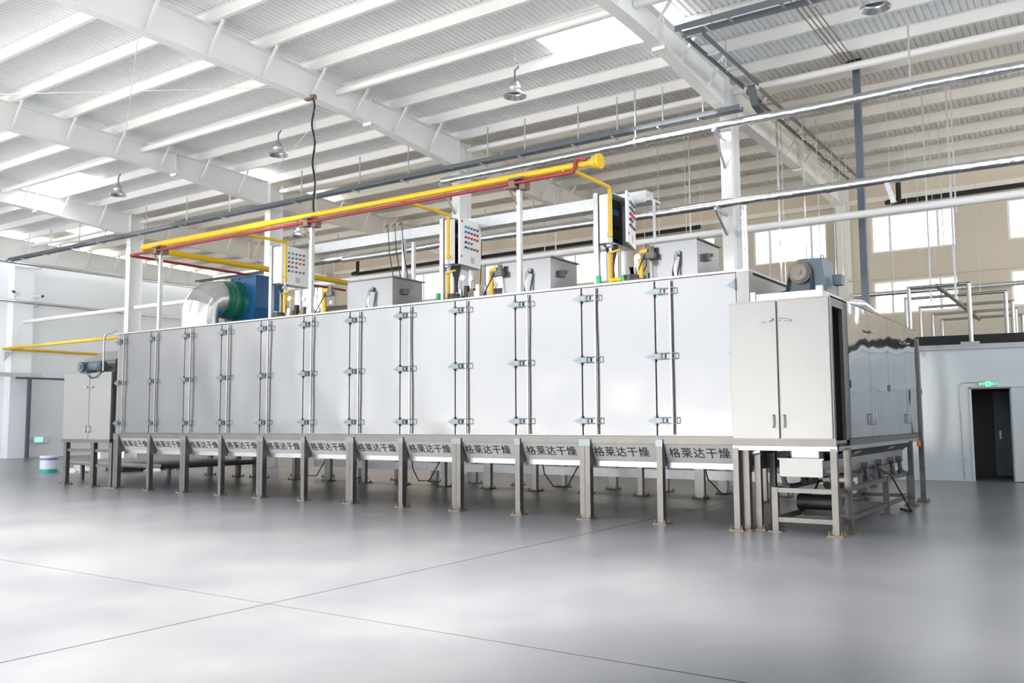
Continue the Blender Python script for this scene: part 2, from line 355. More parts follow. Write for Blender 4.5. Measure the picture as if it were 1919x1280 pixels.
# ------------------------------------------------------------------ overhead services
def hanger(mb, x, y, z0, z1, foot=.22):
    mb.bar((x, y, z0), (x, y, z1), .028).bar((x, y, z0), (x, y-foot, z0), .03)
def cable_tray(name, pts, wd, ht, m, label, hang):
    t = thing(name, label, 'cable tray', pts[0])
    for p, q in zip(pts[:-1], pts[1:]):
        p, q = Vector(p), Vector(q); d = (q-p).normalized(); s = d.cross(V(0, 0, 1)).normalized()*wd/2
        L = (q-p).length; k = int(L/.9)
        MB().bar(p+s, q+s, .02, ht).build('side_rail', m, t); MB().bar(p-s, q-s, .02, ht).build('side_rail', m, t)
        for i in range(k+1): c = p+d*(.04+(L-.08)*i/max(k, 1)); MB().bar(c-s, c+s, .06, .02).build('rung', M['galv'], t)
    for x, y in hang:
        mb = MB(); z = pts[0][2]-ht/2; hanger(mb, x, y+wd/2+.03, z-.05, roofz(y)+.0, wd+.1); mb.build('hanger', M['galv'], t)
    return t
ZT = 8.36
cable_tray('cable_tray', [(-34.2, 7.0, ZT), (-2.35, 7.0, ZT)], .22, .11, M['tray'], 'long dark cable tray hung in front of the white columns', [(x, 7.0) for x in [-33, -31.3, -29.2, -27.4, -24.8, -22.4, -20.1, -16.6, -14.1, -12.2, -9.4, -8.2, -6.6, -5.5, -4.3, -3.3]])
cable_tray('cable_tray', [(-2.4, 3.75, 8.93), (7.5, 3.75, 8.93)], .34, .12, M['tray'], 'dark cable tray crossing the upper right corner of the roof', [(-1.8, 3.75), (0.1, 3.75), (3.2, 3.75)])
cable_tray('cable_tray', [(-2.15, 3.9, 8.86), (-2.15, 7.1, 8.86)], .34, .10, M['tray'], 'short open cable tray beside the right rafter near its column', [(-2.15, 5.4)])
cable_tray('cable_tray', [(-2.15, 7.25, 8.80), (-2.15, 17.2, 8.80)], .30, .10, M['brown'], 'brown cable tray running beside the far right rafter to the window wall', [(-2.15, 9), (-2.15, 11), (-2.15, 13), (-2.15, 15)])
t = thing('cable_tray', 'short dark offset tray piece dropping beside the right column head', 'cable tray', (-2.3, 7, 8.5))
MB().bar((-2.15, 7.1, 8.84), (-2.15, 7.35, 8.5), .16, .08).bar((-2.15, 7.35, 8.5), (-2.15, 7.9, 8.42), .16, .08).build('side_rail', M['tray'], t)

def lamp(p, label, rod=.5, sc=1.0):
    t = thing('high_bay_lamp', label, 'lamp', p, 'high bay lamps under the roof'); x, y, z = p
    def lathe(pr, n=20):
        mb = MB(); vs = [(x+r*math.cos(2*math.pi*j/n), y+r*math.sin(2*math.pi*j/n), z+h) for r, h in pr for j in range(n)]
        return mb.add(vs, [(i*n+j, i*n+(j+1) % n, (i+1)*n+(j+1) % n, (i+1)*n+j) for i in range(len(pr)-1) for j in range(n)], True)
    lathe([(.25*sc, 0), (.245*sc, .02), (.19*sc, .08), (.13*sc, .13), (.12*sc, .13), (.18*sc, .07), (.235*sc, .015), (.25*sc, 0)]).build('reflector', M['duct'], t)
    lathe([(.0, .13), (.13*sc, .13), (.13*sc, .22), (.09*sc, .24), (.09*sc, .30), (.0, .30)]).build('housing', M['galv'], t)
    MB().tube([(x, y, z+.3), (x, y, z+.55), (x+.1, y, z+.62)], .02, 8).build('stem', M['tray'], t)
    MB().tube([(x, y, z+.55), (x, y, roofz(y))], .006, 6).build('hanger', M['galv'], t)
for u, v, zz, l in [(965, 181, 8.18, 'bell lamp hanging under the middle roof right of the long rafter'), (521, 291, 8.18, 'bell lamp hanging left of the dangling black cable'), (1640, 16, 8.2, 'large bell lamp cut off at the top right edge'), (221, 366, 8.18, 'small bell lamp at left beside the glaring rafter'), (557, 443, 8.0, 'tiny bell lamp of the far bay seen above the first control cabinet')]:
    p = pt(u, v, Z=zz); lamp((p.x, p.y, p.z), l)

# silver insulated pipes on the column row
def insul(y, z, x0, x1, r, label, hang, drop=None):
    t = thing('insulated_pipe', label, 'pipe', (x0, y, z), 'silver insulated pipes over the machine')
    n = int((x1-x0)/1.9); pts = [(x0+(x1-x0)*i/n, y+random.uniform(-.012, .012), z+random.uniform(-.02, .02)) for i in range(n+1)]
    MB().tube(pts, r, 14).build('pipe', M['foil'], t)
    for p in pts[1:-1:2]: MB().tube([(p[0]-.05, p[1], p[2]), (p[0]+.05, p[1], p[2])], r*1.12, 14).build('joint_band', M['foil'], t)
    for x in hang:
        MB().bar((x, y, z-r-.02), (x, y, roofz(y)), .035).tube([(x-.02, y, z), (x+.02, y, z)], r*1.2, 14).build('hanger', M['galv'], t)
    return t
insul(6.9, 8.02, -10.75, 9.5, .10, 'upper silver foil-wrapped pipe with an open end above the yellow pipe', [-4.9, 1.15])
t = insul(6.9, 6.25, -14.5, 9.5, .10, 'lower silver foil-wrapped pipe running to the right edge', [])
for x in COLX[:2]:
    MB().bar((x-.02, ROWY, 6.1), (x-.02, 6.75, 6.12), .06).bar((x-.02, ROWY, 5.65), (x-.02, 6.8, 6.1), .05).build('bracket', M['galv'], t)
    MB().bar((x-.02, ROWY, 7.86), (x-.02, 6.75, 7.9), .06).bar((x-.02, ROWY, 7.2), (x-.02, 6.8, 7.88), .05).build('bracket', M['galv'], t)
MB().bar((.75, 6.9, 5.75), (.62, 6.9, 6.2), .09).build('bracket', M['galv'], t)
MB().tube(route([(-2.35, 6.9, 6.25), (-2.35, 6.95, 6.2), (-2.35, 6.95, 3.7)], .03), .075, 12).build('drop_pipe', M['foil'], t)
o = MB().tube([(-30, 17.8, 7.98), (-5, 17.8, 7.98)], .07, 10).build('insulated_pipe', M['foil'], None, (-15, 17.1, 7.75)); tag(o, 'silver pipe along the far wall level with the upper windows', 'pipe')
o = MB().tube([(-14, 17.8, 5.37), (10, 17.8, 5.37)], .08, 10).build('insulated_pipe', M['foil'], None, (0, 16.6, 5.27)); tag(o, 'silver pipe crossing the lower windows behind the pipe hoops', 'pipe')
for x0, x1, l in [(-1.35, 10, 'black drain pipe with an elbow above the right-hand windows'), (-17.2, -7.5, 'black drain pipe above the windows behind the middle of the machine'), (-24.0, -18.3, 'black drain pipe with an elbow behind the first burner housing')]:
    t = thing('drain_pipe', l, 'pipe', (x0, 17, 8.15), 'black drain pipes under the far roof')
    MB().tube(route([(x0+.35, 16.9, 8.75), (x0+.35, 16.9, 8.1), (x0, 16.9, 8.06), (x0, 17.2, 8.1), (x1, 17.2, 8.15)], .08), .075, 10).build('pipe', M['soot'], t)
# slim cable tray of the far bay
cable_tray('cable_tray', [(-31, 13.9, 8.0), (-11.2, 13.9, 8.0)], .2, .08, M['tray'], 'slim dark cable tray of the far bay behind the control cabinets', [(x, 13.9) for x in (-29, -27, -24.6, -22, -20, -17, -14.5, -12.4)])

t = thing('downpipe', 'tall blue-grey square post standing up to the roof behind the gearmotor', 'post', (-.22, 8.5, 0))
MB().box(-.29, -.15, 8.43, 8.57, 0, 9.35).build('post', M['post'], t)
MB().cbox((-.22, 8.5, 5.9), .17, .17, .05).build('collar', M['post'], t)
MB().prism([(-.5, 8.4, 9.35), (-.1, 8.4, 9.35), (-.1, 8.4, 9.45), (-.35, 8.4, 9.45)], (0, .25, 0)).build('head', M['black'], t)
for i in range(4):
    o = MB().tube([(-.55+.13*i, -6, 9.36), (-.42+.09*i, 8.35, 9.28)], .011, 6).build('conduit', M['brown'], None, (-.4, 0, 9.3))
    tag(o, 'thin brown conduit, %s of four running under the roof to the blue-grey post' % ['first', 'second', 'third', 'fourth'][i], 'conduit', 'conduits above the blue-grey post')
# hanging rods of the far bay
rods = sorted([(1455, 225, 600, 8.4, .04), (1463, 235, 600, 8.6, .02), (1388, 505, 380, 8.9, .02), (1502, 200, 560, 9.5, .022), (1528, 225, 560, 10.2, .02), (1557, 250, 540, 11, .02), (1570, 250, 520, 12, .015), (1582, 245, 500, 12, .015), (1437, 330, 560, 11, .015), (1660, 180, 560, 12.0, .01), (1690, 180, 440, 12.5, .01), (1727, 180, 600, 11, .035), (1738, 190, 500, 12, .012), (1772, 165, 600, 9.5, .045), (1780, 165, 400, 9.9, .03), (1757, 225, 480, 12.5, .02), (1712, 225, 500, 13, .01), (1826, 330, 560, 14, .02), (1797, 340, 540, 14, .01), (1232, 280, 440, 12, .02), (1290, 255, 440, 10.5, .035), (1282, 260, 440, 11, .012), (1310, 280, 470, 12, .01), (1316, 310, 460, 13, .01), (1206, 330, 470, 12.5, .015), (1178, 300, 470, 11.5, .01), (1158, 300, 470, 12.5, .01), (1110, 340, 460, 13, .02), (1040, 320, 500, 12, .03), (1020, 370, 480, 12, .025)])
grp = 'rods hanging under the far roof'
ORD = 'first second third fourth fifth sixth seventh eighth ninth tenth eleventh twelfth thirteenth fourteenth fifteenth sixteenth seventeenth eighteenth nineteenth twentieth'.split(); ORD += ['twenty-'+q for q in ORD[:9]] + ['thirtieth', 'thirty-first', 'thirty-second']
for i, (u, v0, v1, y, wd) in enumerate(rods):
    a = pt(u, v0, Z=9.2); y = min(max(a.y, 8.3), 17.2); a = pt(u, v0, Y=y); zt = roofz(y)+.02; b = pt(u, v1, Y=y); zl = max(b.z, 4.2)
    o = MB().bar((a.x, y, zl), (a.x, y, zt), wd).build('hanger_rod', M['galv'], None, (a.x, y, zl))
    tag(o, '%s rod from the left hanging from the far roof before the window wall' % ORD[i], 'rod', grp)

# thin tie wires under the roof
for (u0, v0, z0), (u1, v1, z1), l in [((-60, 178, 8.9), (560, 163, 9.2), 'thin wire running almost level across the upper left ceiling'), ((258, 75, 9.2), (234, 262, 9.2), 'thin wire crossing upper left, steeply slanting between two rafters'), ((583, 240, 9.2), (490, 345, 9.0), 'thin diagonal wire left of the dangling black cable')]:
    a = pt(u0, v0, Z=z0); b = pt(u1, v1, Z=z1)
    o = MB().tube([a, b], .009, 5).build('tie_wire', M['white'], None, a); tag(o, l, 'wire')
# dangling cable
t = thing('hanging_cable', 'black cable dangling from the long rafter down to the yellow pipe', 'cable', (-10.5, 1.98, 8.6))
a = Vector((-10.55, 1.95, 8.84)); b = Vector((-8.95, .55, 5.58)); pts = []
for i in range(25):
    k = i/24; p = a.lerp(b, k**1.0); p.x += .05*math.sin(k*19)*(1-k*.4); pts.append(p)
MB().tube(pts, .022, 6).build('cable', M['black'], t)
MB().tube([a+V(.05, 0, 0), b+V(.05, 0, 0)], .008, 5).build('guide_wire', M['galv'], t)
MB().cbox(a+V(-.08, 0, 0), .3, .1, .09).build('clamp', M['brown'], t)
# ------------------------------------------------------------------ the dryer
BAY = 1.2235; HT = 3.536; NB = 12; XM0 = -14.86
def foot(mb, x, y, s=.2):
    mb.box(x-s/2, x+s/2, y-s/2, y+s/2, 0, .02)
def boltset(mb, x, y, s=.2):
    for i in (-1, 1):
        for j in (-1, 1):
            mb.tube([(x+i*s*.38, y+j*s*.38, .02), (x+i*s*.38, y+j*s*.38, .05)], .013, 6).tube([(x+i*s*.38, y+j*s*.38, .05), (x+i*s*.38, y+j*s*.38, .075)], .007, 6)
DR = thing('tunnel_dryer', 'long stainless steel tunnel dryer with twelve latched doors on legs', 'machine', (-7.3, 2.6, 0))
mb = MB().box(XM0, .10, .045, 5.3, 1.15, HT-.03)
mb.build('body', M['ss_dk'], DR)
MB().box(XM0-.02, .16, -.03, 5.32, HT-.03, HT).build('top_sheet', M['lip'], DR)
MB().box(-.02, .16, -.025, .14, 1.15, HT-.03).build('corner_post', M['panel_w'], DR)
MB().box(.10, .14, .14, 5.2, 1.2, HT-.06).build('end_panel', M['panel_w'], DR)
MB().box(XM0, .12, -.012, .045, 1.14, 1.245).build('lower_rail', M['ss'], DR)
# hopper floor
MB().prism([(XM0+.1, .2, 1.14), (XM0+.1, 5.1, 1.14), (XM0+.1, 4.8, .80), (XM0+.1, .36, .80)], (14.9, 0, 0)).build('hopper_floor', M['ss_dk'], DR)
MB().box(-13.7, .3, 5.08, 5.16, .28, .46).build('return_duct', M['galv'], DR)
from mathutils import noise as NZ
def wavy(x0, x1, y0, y1, z0, z1, seed, amp=.009, nx=14, nz=26, m=None):
    """sheet-metal door: its front skin is gently oil-canned, flat at the rim"""
    m = m or MB(); vs = []
    for i in range(nz+1):
        for j in range(nx+1):
            a, b = j/nx, i/nz; e = min(1, 6*a, 6*(1-a), 8*b, 8*(1-b)); x = x0+(x1-x0)*a; z = z0+(z1-z0)*b
            h = NZ.noise(Vector((x*1.3+seed, z*.9, seed)))*1.6 + NZ.noise(Vector((x*2.6, z*1.9+seed, 3)))*.5
            vs.append((x, y0 + amp*e*h, z))
    m.add(vs, [(i*(nx+1)+j, i*(nx+1)+j+1, (i+1)*(nx+1)+j+1, (i+1)*(nx+1)+j) for i in range(nz) for j in range(nx)], True)
    c = [(x0, y0, z0), (x1, y0, z0), (x1, y0, z1), (x0, y0, z1), (x0, y1, z0), (x1, y1, z0), (x1, y1, z1), (x0, y1, z1)]
    return m.add(c, [(4, 7, 6, 5), (0, 4, 5, 1), (1, 5, 6, 2), (2, 6, 7, 3), (3, 7, 4, 0)])
def seam(k): return -BAY*k - .025
latch_proto = None
def latch_mb(x, z):
    mb = MB(); y = -.022
    mb.prism([(x-.17, y, z), (x-.05, y, z-.055), (x-.015, y, z-.05), (x-.015, y, z+.05), (x-.05, y, z+.055)], (0, -.006, 0))
    mb.box(x-.03, x-.005, y-.03, y, z-.05, z+.05)
    mb.tube([(x, y-.028, z-.075), (x, y-.028, z+.075)], .012, 8)
    mb.box(x+.0, x+.11, y-.045, y-.006, z-.036, z+.036)
    mb.box(x+.02, x+.095, y-.052, y-.045, z-.024, z+.024)
    mb.box(x+.115, x+.155, y-.03, y, z-.028, z+.028)
    mb.tube(route([(x+.03, y-.05, z-.04), (x+.335, y-.05, z-.04), (x+.335, y-.05, z+.04), (x+.03, y-.05, z+.04)], .01), .007, 6)
    for dx in (-.1, -.055): mb.tube([(x+dx, y-.006, z), (x+dx, y-.014, z)], .008, 6)
    return mb
LZ = (3.33, 2.39, 1.47)
lab = None
ft = bpy.data.curves.new('lettering', 'FONT'); ft.body = '\u683c\u83b1\u8fbe\u5e72\u71e5'; ft.size = .175; ft.extrude = .001; ft.space_character = 1.12; ft.align_x = 'CENTER'; ft.offset = .0008
fo = bpy.data.objects.new('tmp', ft); C.objects.link(fo); bpy.context.view_layer.update()
tme = bpy.data.meshes.new_from_object(fo.evaluated_get(bpy.context.evaluated_depsgraph_get())); C.objects.unlink(fo); bpy.data.objects.remove(fo)
tme.materials.clear(); tme.materials.append(M['letters'])
bars = None
D0 = wloc(DR)
for k in range(NB, 0, -1):
    xa, xb = seam(k)+.012, seam(k-1)-.012
    if k == 1: xb = -.03
    d = wavy(xa, xb, -.022, .03, 1.255, HT-.045, k*3.7).build('door', M['panel'], DR)
    x = seam(k)
    MB().box(x+.245, x+.270, -.075, -.050, 1.27, HT-.06).box(x+.25, x+.265, -.05, -.022, 3.36, 3.40).box(x+.25, x+.265, -.05, -.022, 1.40, 1.44).box(x+.25, x+.265, -.05, -.022, 2.36, 2.40).build('locking_bar', M['bar'], d)
    for z in LZ: latch_mb(x, z).build('latch', M['zinc'], d)
    # fascia with lettering
    fa, fb = -BAY*k+.05, -BAY*(k-1)-.05
    f = MB().prism([(fa, .02, 1.14), (fa, .165, .865), (fa, .175, .865), (fa, .03, 1.14)], (fb-fa, 0, 0)).build('fascia_panel', M['fascia'], DR)
    MB().box(fa, fb, .150, .20, .790, .868).build('lip', M['lip'], f)
    to = bpy.data.objects.new('lettering', tme); C.objects.link(to); to.parent = f
    ang = math.atan2(.145, .275)
    cx = (fa+fb)/2 - .055; cz = .955; cy = .02 + .145*(1.14-cz)/.275
    to.rotation_euler = (math.pi/2 + ang, 0, 0)
    to.location = Vector((cx, cy-.006, cz)) - D0
hp = MB()
for z in LZ:
    hp.prism([(-.17, -.022, z), (-.06, -.022, z-.06), (-.06, -.022, z+.06)], (0, -.006, 0)).box(-.06, -.02, -.04, -.022, z-.05, z+.05).tube([(-.03, -.045, z-.08), (-.03, -.045, z+.08)], .012, 8)
hp.build('hinge', M['zinc'], DR)
for k in range(0, NB+1):
    wide = k % 2 == 0; hw = .088 if wide else .045; x = -BAY*k
    if k == NB: x -= .03
    if k == 0: x = -.0
    mb = MB()
    if wide: mb.box(x-hw, x-.003, -.03, .07, .02, 1.17).box(x+.003, x+hw, -.03, .07, .02, 1.17)
    else: mb.box(x-hw, x+hw, -.03, .07, .02, 1.17)
    mb.prism([(x+hw-.012, .06, 1.14), (x+hw-.012, .06, .80), (x+hw-.012, .165, .86), (x+hw-.012, .03, 1.14)], (.01, 0, 0))
    lg = mb.build('leg', M['ss'], DR); f = MB(); foot(f, x, .02, .24 if wide else .2); boltset(f, x, .02, .24 if wide else .2); f.build('foot_plate', M['brown'], lg)
    MB().box(x-hw-.01, x+hw+.01, -.036, -.03, 1.10, 1.20).build('weld_plate', M['zinc'], lg)
for row, yy in ((0, 4.08), (1, 5.25)):
    for k in range(0, NB+1):
        x = -BAY*k + .13; wide = (k % 2 == 0); hw = .09 if wide else .05
        lg = MB().box(x-hw, x+hw, yy-.05, yy+.05, .02, 1.14).build('leg', M['ss_dk'], DR)
        f = MB(); foot(f, x, yy, .26); boltset(f, x, yy, .26); f.build('foot_plate', M['brown'], lg)
for k in range(2, 12, 3):
    pts = [(-BAY*k, 4.5, .8), (-BAY*k+.15, 4.4, .35), (-BAY*k+.5, 4.2, .1), (-BAY*k+.9, 4.1, .12), (-BAY*k+1.15, 4.4, .8)]
    MB().tube(pts, .013, 6).build('cable', M['black'], DR)

# ------------------------------------------------------------------ discharge cabinet at the right end
EC = thing('discharge_cabinet', 'tall stainless end cabinet on legs at the right end of the dryer', 'machine', (.55, 2.7, 0))
X0, X1, Y0, Y1, Z0, Z1 = -.10, 1.24, -.09, 5.85, 1.16, 3.07
XB = .17
MB().box(XB, X1, Y0+.02, Y1, Z1-.02, Z1).box(XB, X1, Y0+.02, Y1, Z0, Z0+.04).box(XB, XB+.02, Y0+.02, Y1, Z0, Z1).box(XB, X1, Y1-.02, Y1, Z0, Z1).box(X0, X1, Y0, Y0+.02, Z0, Z1).box(X1-.02, X1, .62, Y1, Z0, Z1).build('body', M['ss_dk'], EC)
MB().box(X1-.05, X1+.0, .5, .62, Z0, Z1).box(X1-.05, X1, -.07, .0, Z0, Z1).box(X1-.06, X1, 0, .5, Z1-.13, Z1).build('door_frame', M['ss'], EC)
MB().box(XB+.05, X1-.06, .66, .68, Z0+.05, Z1-.05).build('inner_panel', M['dark'], EC)  # dark sheet added in the opening; the inside shade is its colour
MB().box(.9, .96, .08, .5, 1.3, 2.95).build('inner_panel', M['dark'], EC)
def handle(mb, x, y, z, s): mb
for xa, xb, s in ((-.095, .545, 1), (.575, 1.225, -1)):
    d = MB().box(xa, xb, -.125, -.092, 1.225, 3.05).build('door', M['panel_w'], EC)
    bv = d.modifiers.new('b', 'BEVEL'); bv.width = .005; bv.segments = 2
    hx = xb-.10 if s > 0 else xa+.07
    MB().tube([(hx-.09*s*.2, -.14, 2.79), (hx+.06*s, -.15, 2.80)], .016, 8).tube([(hx, -.125, 2.79), (hx, -.15, 2.79)], .022, 8).tube([(hx-.10*s, -.15, 2.775), (hx+.06*s, -.15, 2.80)], .010, 8).build('handle', M['lip'], d)
    MB().tube(route([(hx+.03*s, -.125, 1.38), (hx+.03*s, -.165, 1.38), (hx+.03*s, -.165, 1.53), (hx+.03*s, -.125, 1.53)], .01), .012, 8).build('handle', M['lip'], d)
ysd = [.64, 1.86, 3.10, 4.48, 5.84]
for i in range(4):
    a, b = ysd[i]+.004, ysd[i+1]-.004
    d = MB().box(1.242, 1.27, a, b, 1.225, 3.05).build('side_door', M['mirror'], EC)
    if i in (0, 2): h = b-.07
    else: h = a+.07
    MB().tube([(1.27, h, 2.74), (1.31, h, 2.74), (1.31, h-.09 if i % 2 == 0 else h+.09, 2.755)], .014, 8).build('handle', M['lip'], d)
    MB().tube(route([(1.27, h, 1.40), (1.31, h, 1.40), (1.31, h, 1.55), (1.27, h, 1.55)], .01), .012, 8).build('handle', M['lip'], d)
    MB().box(1.272, 1.285, a+.01 if i % 2 == 0 else b-.06, a+.05 if i % 2 == 0 else b-.02, 1.9, 2.0).build('hinge', M['zinc'], d)
MB().box(X0, X1+.02, Y0-.02, Y0+.02, 1.12, 1.215).box(X1, X1+.025, .62, Y1, 1.12, 1.215).build('lower_rail', M['ss'], EC)
MB().box(X0, X1+.03, Y0-.025, Y0+.05, 1.07, 1.125).box(X1-.05, X1+.03, Y0, Y1, 1.07, 1.125).build('base_frame', M['lip'], EC)
# hopper skirt below the side doors
sk = MB().prism([(1.20, .75, 1.07), (.93, .75, .86), (.93, .75, .74), (.91, .75, .74), (.91, .75, .87), (1.18, .75, 1.07)], (0, 4.6, 0)).build('hopper_skirt', M['ss'], EC)
for y in (1.35, 3.6):
    MB().prism([(1.128, y, 1.02), (1.075, y+.1, .975), (1.085, y+.3, .985), (1.13, y+.42, 1.02), (1.14, y+.2, 1.03)], (.008, 0, -.008)).build('paper_patch', mat('torn_paper', (.62, .50, .42), .8), sk)
MB().box(.60, .95, .20, .42, .95, 1.07).build('chute', M['lip'], EC)
MB().prism([(-.05, .55, .92), (-.05, .55, 1.12), (.55, .55, 1.12), (.3, .55, 1.02)], (0, .9, 0)).build('chute', M['panel_w'], EC)
MB().tube([(.0, .3, 1.06), (.34, .3, 1.12)], .09, 12).build('roller', M['black'], EC)
MB().tube([(.02, .15, 1.02), (.2, .15, 1.06)], .07, 12).build('roller', M['lip'], EC)
MB().bar((0.0, .5, .88), (.5, .9, 1.08), .08, .12).build('chute_frame', M['lip'], EC)
MB().box(.55, .62, .30, .38, .86, 1.07).build('strut', M['ss'], EC)
for x, y in ((-.06, -.09), (1.22, -.08), (.16, .14), (1.27, .37), (1.27, 4.55), (1.29, 5.45), (.24, .5), (.3, 5.45)):
    lg = MB().box(x-.04, x+.04, y-.04, y+.04, .02, 1.10).build('leg', M['ss'], EC)
    f = MB(); foot(f, x, y, .2); boltset(f, x, y, .2); f.build('foot_plate', M['brown'], lg)
MB().box(1.26, 1.31, 5.2, 5.28, .98, 1.08).build('orange_cap', mat('orange_cap', (.8, .25, .02), .5), EC)
MB().box(X1+.03, X1+.06, 5.5, 5.62, 1.0, 2.9).build('rear_post', M['ss'], EC)
# motor pan on the roof
MB().box(.19, 1.10, .0, .03, 3.07, 3.17).box(.19, 1.10, 1.5, 1.53, 3.07, 3.17).box(1.08, 1.11, 0, 1.5, 3.07, 3.17).box(.17, .24, -.02, .05, 3.06, 3.20).box(1.05, 1.13, -.02, .05, 3.06, 3.22).build('motor_pan', M['lip'], EC)
GM = thing('gearmotor', 'slate blue gearmotor with belt pulley on top of the right end cabinet', 'motor', (.78, .9, 3.07))
MB().prism([(.50, .42, 3.07), (1.10, .42, 3.07), (1.06, .42, 3.30), (1.02, .42, 3.66), (.72, .42, 3.67), (.62, .42, 3.60)], (0, .55, 0)).build('gearbox', M['slate'], GM)
MB().box(.50, 1.12, .36, 1.05, 3.07, 3.12).prism([(.55, .30, 3.12), (.70, .30, 3.12), (.62, .42, 3.22)], (0, .12, 0)).build('base', M['slate'], GM)
MB().tube([(.80, .97, 3.42), (.80, 1.35, 3.42)], .2, 18).tube([(.8, 1.35, 3.42), (.8, 1.42, 3.42)], .17, 18).build('motor_body', M['slate'], GM)
MB().box(1.10, 1.22, .62, .78, 3.30, 3.44).build('terminal_box', M['slate'], GM)
P0 = (.74, .30, 3.47)
pu = MB().tube([(.74, .40, 3.47), (.74, .34, 3.47)], .15, 24).tube([(.74, .34, 3.47), (.74, .32, 3.47)], .13, 24).build('pulley', M['brown'], GM)
MB().tube([(.74, .32, 3.47), (.74, .30, 3.47)], .11, 24).tube([(.74, .30, 3.47), (.74, .285, 3.47)], .035, 12).build('pulley_hub', M['ss'], pu)
MB().tube([(.60, .38, 3.50), (.52, .38, 3.10)], .016, 6).tube([(.88, .37, 3.50), (.885, .37, 3.10)], .02, 6).build('drive_belt', M['black'], GM)
MB().tube(route([(.94, .7, 3.66), (.94, .7, 3.74), (.97, .7, 3.74), (.97, .7, 3.66)], .01), .008, 6).build('lifting_eye', M['brown'], GM)
MB().tube([(.52, .6, 3.28), (.42, .5, 3.24), (.33, .4, 3.15), (.30, .35, 3.08)], .009, 6).build('power_cable', M['black'], GM)
o = MB().tube([(1.05, 1.0, 3.10), (1.20, 1.8, 3.14), (1.15, 2.9, 3.10), (1.0, 3.4, 3.1)], .07, 10).build('foil_hose', M['foil'], None, (1.1, 2, 3.1)); tag(o, 'crumpled silver foil hose lying on the right end cabinet roof', 'hose')

# vibrating conveyor under the cabinet
VC = thing('vibrating_conveyor', 'stainless vibrating conveyor on a low frame under the right end cabinet', 'conveyor', (.8, 2.5, 0))
fr = MB()
for y in (.08, 4.75): fr.box(.42, 1.18, y-.03, y+.03, .515, .575)
for x in (.40, 1.20): fr.box(x-.03, x+.03, .08, 4.75, .515, .575).box(x-.03, x+.03, .08, 4.75, .13, .19)
for y in (.08, 1.1, 2.9, 4.75): fr.box(.42, 1.18, y-.03, y+.03, .13, .19)
fr.build('frame', M['ss'], VC)
for x in (.40, 1.20):
    for y in (.08, 2.9, 4.75):
        lg = MB().box(x-.04, x+.04, y-.04, y+.04, .01, .58).build('leg', M['ss'], VC)
        MB().box(x-.09, x+.09, y-.07, y+.07, 0, .012).build('foot_plate', M['ss'], lg)
MB().box(.46, 1.02, .10, .12, .73, .95).box(.46, .48, .12, 5.2, .72, .95).box(1.0, 1.02, .12, 5.2, .72, .93).box(.46, 1.02, .12, 5.2, .72, .735).box(.44, 1.04, .09, .13, .945, .965).build('trough', M['panel_w'], VC)
MB().box(.50, .98, 1.3, 3.0, .62, .73).build('trough_stiffener', M['ss_dk'], VC)
for x in (.46, 1.10):
    for i, y in enumerate((.35, 1.2, 2.2, 3.1, 4.0, 4.6)):
        a = MB().tube([(x, y, .56), (x, y-.16, .80)], .035, 10).tube([(x-.05, y-.16, .80), (x+.05, y-.16, .80)], .045, 10).tube([(x-.05, y, .57), (x+.05, y, .57)], .04, 10).build('rocker_arm', M['rubber'], VC)
MB().tube([(.50, .9, .33), (1.02, .9, .33)], .135, 20).tube([(.46, .9, .33), (.5, .9, .33)], .11, 16).box(.58, .95, .76, 1.04, .16, .24).box(.66, .85, .80, 1.0, .44, .49).build('motor', M['black'], VC)
MB().tube([(.7, 1.4, .62), (1.0, 1.4, .62)], .14, 16).tube([(.62, 1.4, .62), (1.08, 1.4, .62)], .03, 10).build('eccentric_shaft', M['ss_dk'], VC)
MB().tube([(.62, 1.52, .66), (.62, .98, .42)], .012, 6).tube([(.62, 1.28, .56), (.62, .80, .25)], .012, 6).build('drive_belt', M['black'], VC)
MB().bar((.5, 1.2, .62), (.95, 2.2, .70), .16, .05).build('connecting_arm', M['tray'], VC)
for d in (0, .05):
    MB().tube([(1.0, 1.4, .72), (1.15, 2.3, .74+d), (1.3, 2.8, .62), (1.48, 3.3, .02+.01), (1.36+d, 3.6, .015), (1.2, 3.9+d, .015)], .012, 6).build('cable', M['black'], VC)

# ------------------------------------------------------------------ feed cabinet at the left end
FC = thing('feed_cabinet', 'small stainless feed cabinet on legs at the left end of the dryer', 'machine', (-15.9, 2, 0))
MB().box(-16.98, -14.98, .02, 4.4, 1.03, 2.66).build('body', M['ss_dk'], FC)
for xa, xb, s in ((-16.98, -15.88, 1), (-15.86, -14.98, -1)):
    d = MB().box(xa, xb, -.02, .015, 1.10, 2.66).build('door', M['panel_w'], FC)
    hx = xb-.06 if s > 0 else xa+.06
    MB().tube([(hx, -.02, 2.32), (hx, -.05, 2.32), (hx-.12*s, -.05, 2.33)], .015, 8).build('handle', M['lip'], d)
    MB().tube(route([(hx, -.02, 1.27), (hx, -.06, 1.27), (hx, -.06, 1.40), (hx, -.02, 1.40)], .01), .013, 8).box(hx-.05*s-.02, hx-.05*s+.02, -.03, -.02, 1.27, 1.33).build('handle', M['lip'], d)
MB().box(-17.0, -14.96, -.03, .05, 1.02, 1.10).build('lower_rail', M['ss'], FC)
for x, y in ((-16.9, .06), (-15.72, .06), (-14.98, .06), (-16.9, 4.2), (-15.7, 4.2), (-15.0, 4.2)):
    lg = MB().box(x-.06, x+.06, y-.05, y+.05, .02, 1.04).build('leg', M['ss'], FC)
    f = MB(); foot(f, x, y, .24); boltset(f, x, y, .24); f.build('foot_plate', M['brown'], lg)
MB().box(-16.86, -15.0, .04, .09, .80, .87).box(-15.6, -15.0, .04, .09, .45, .52).build('cross_rail', M['ss'], FC)
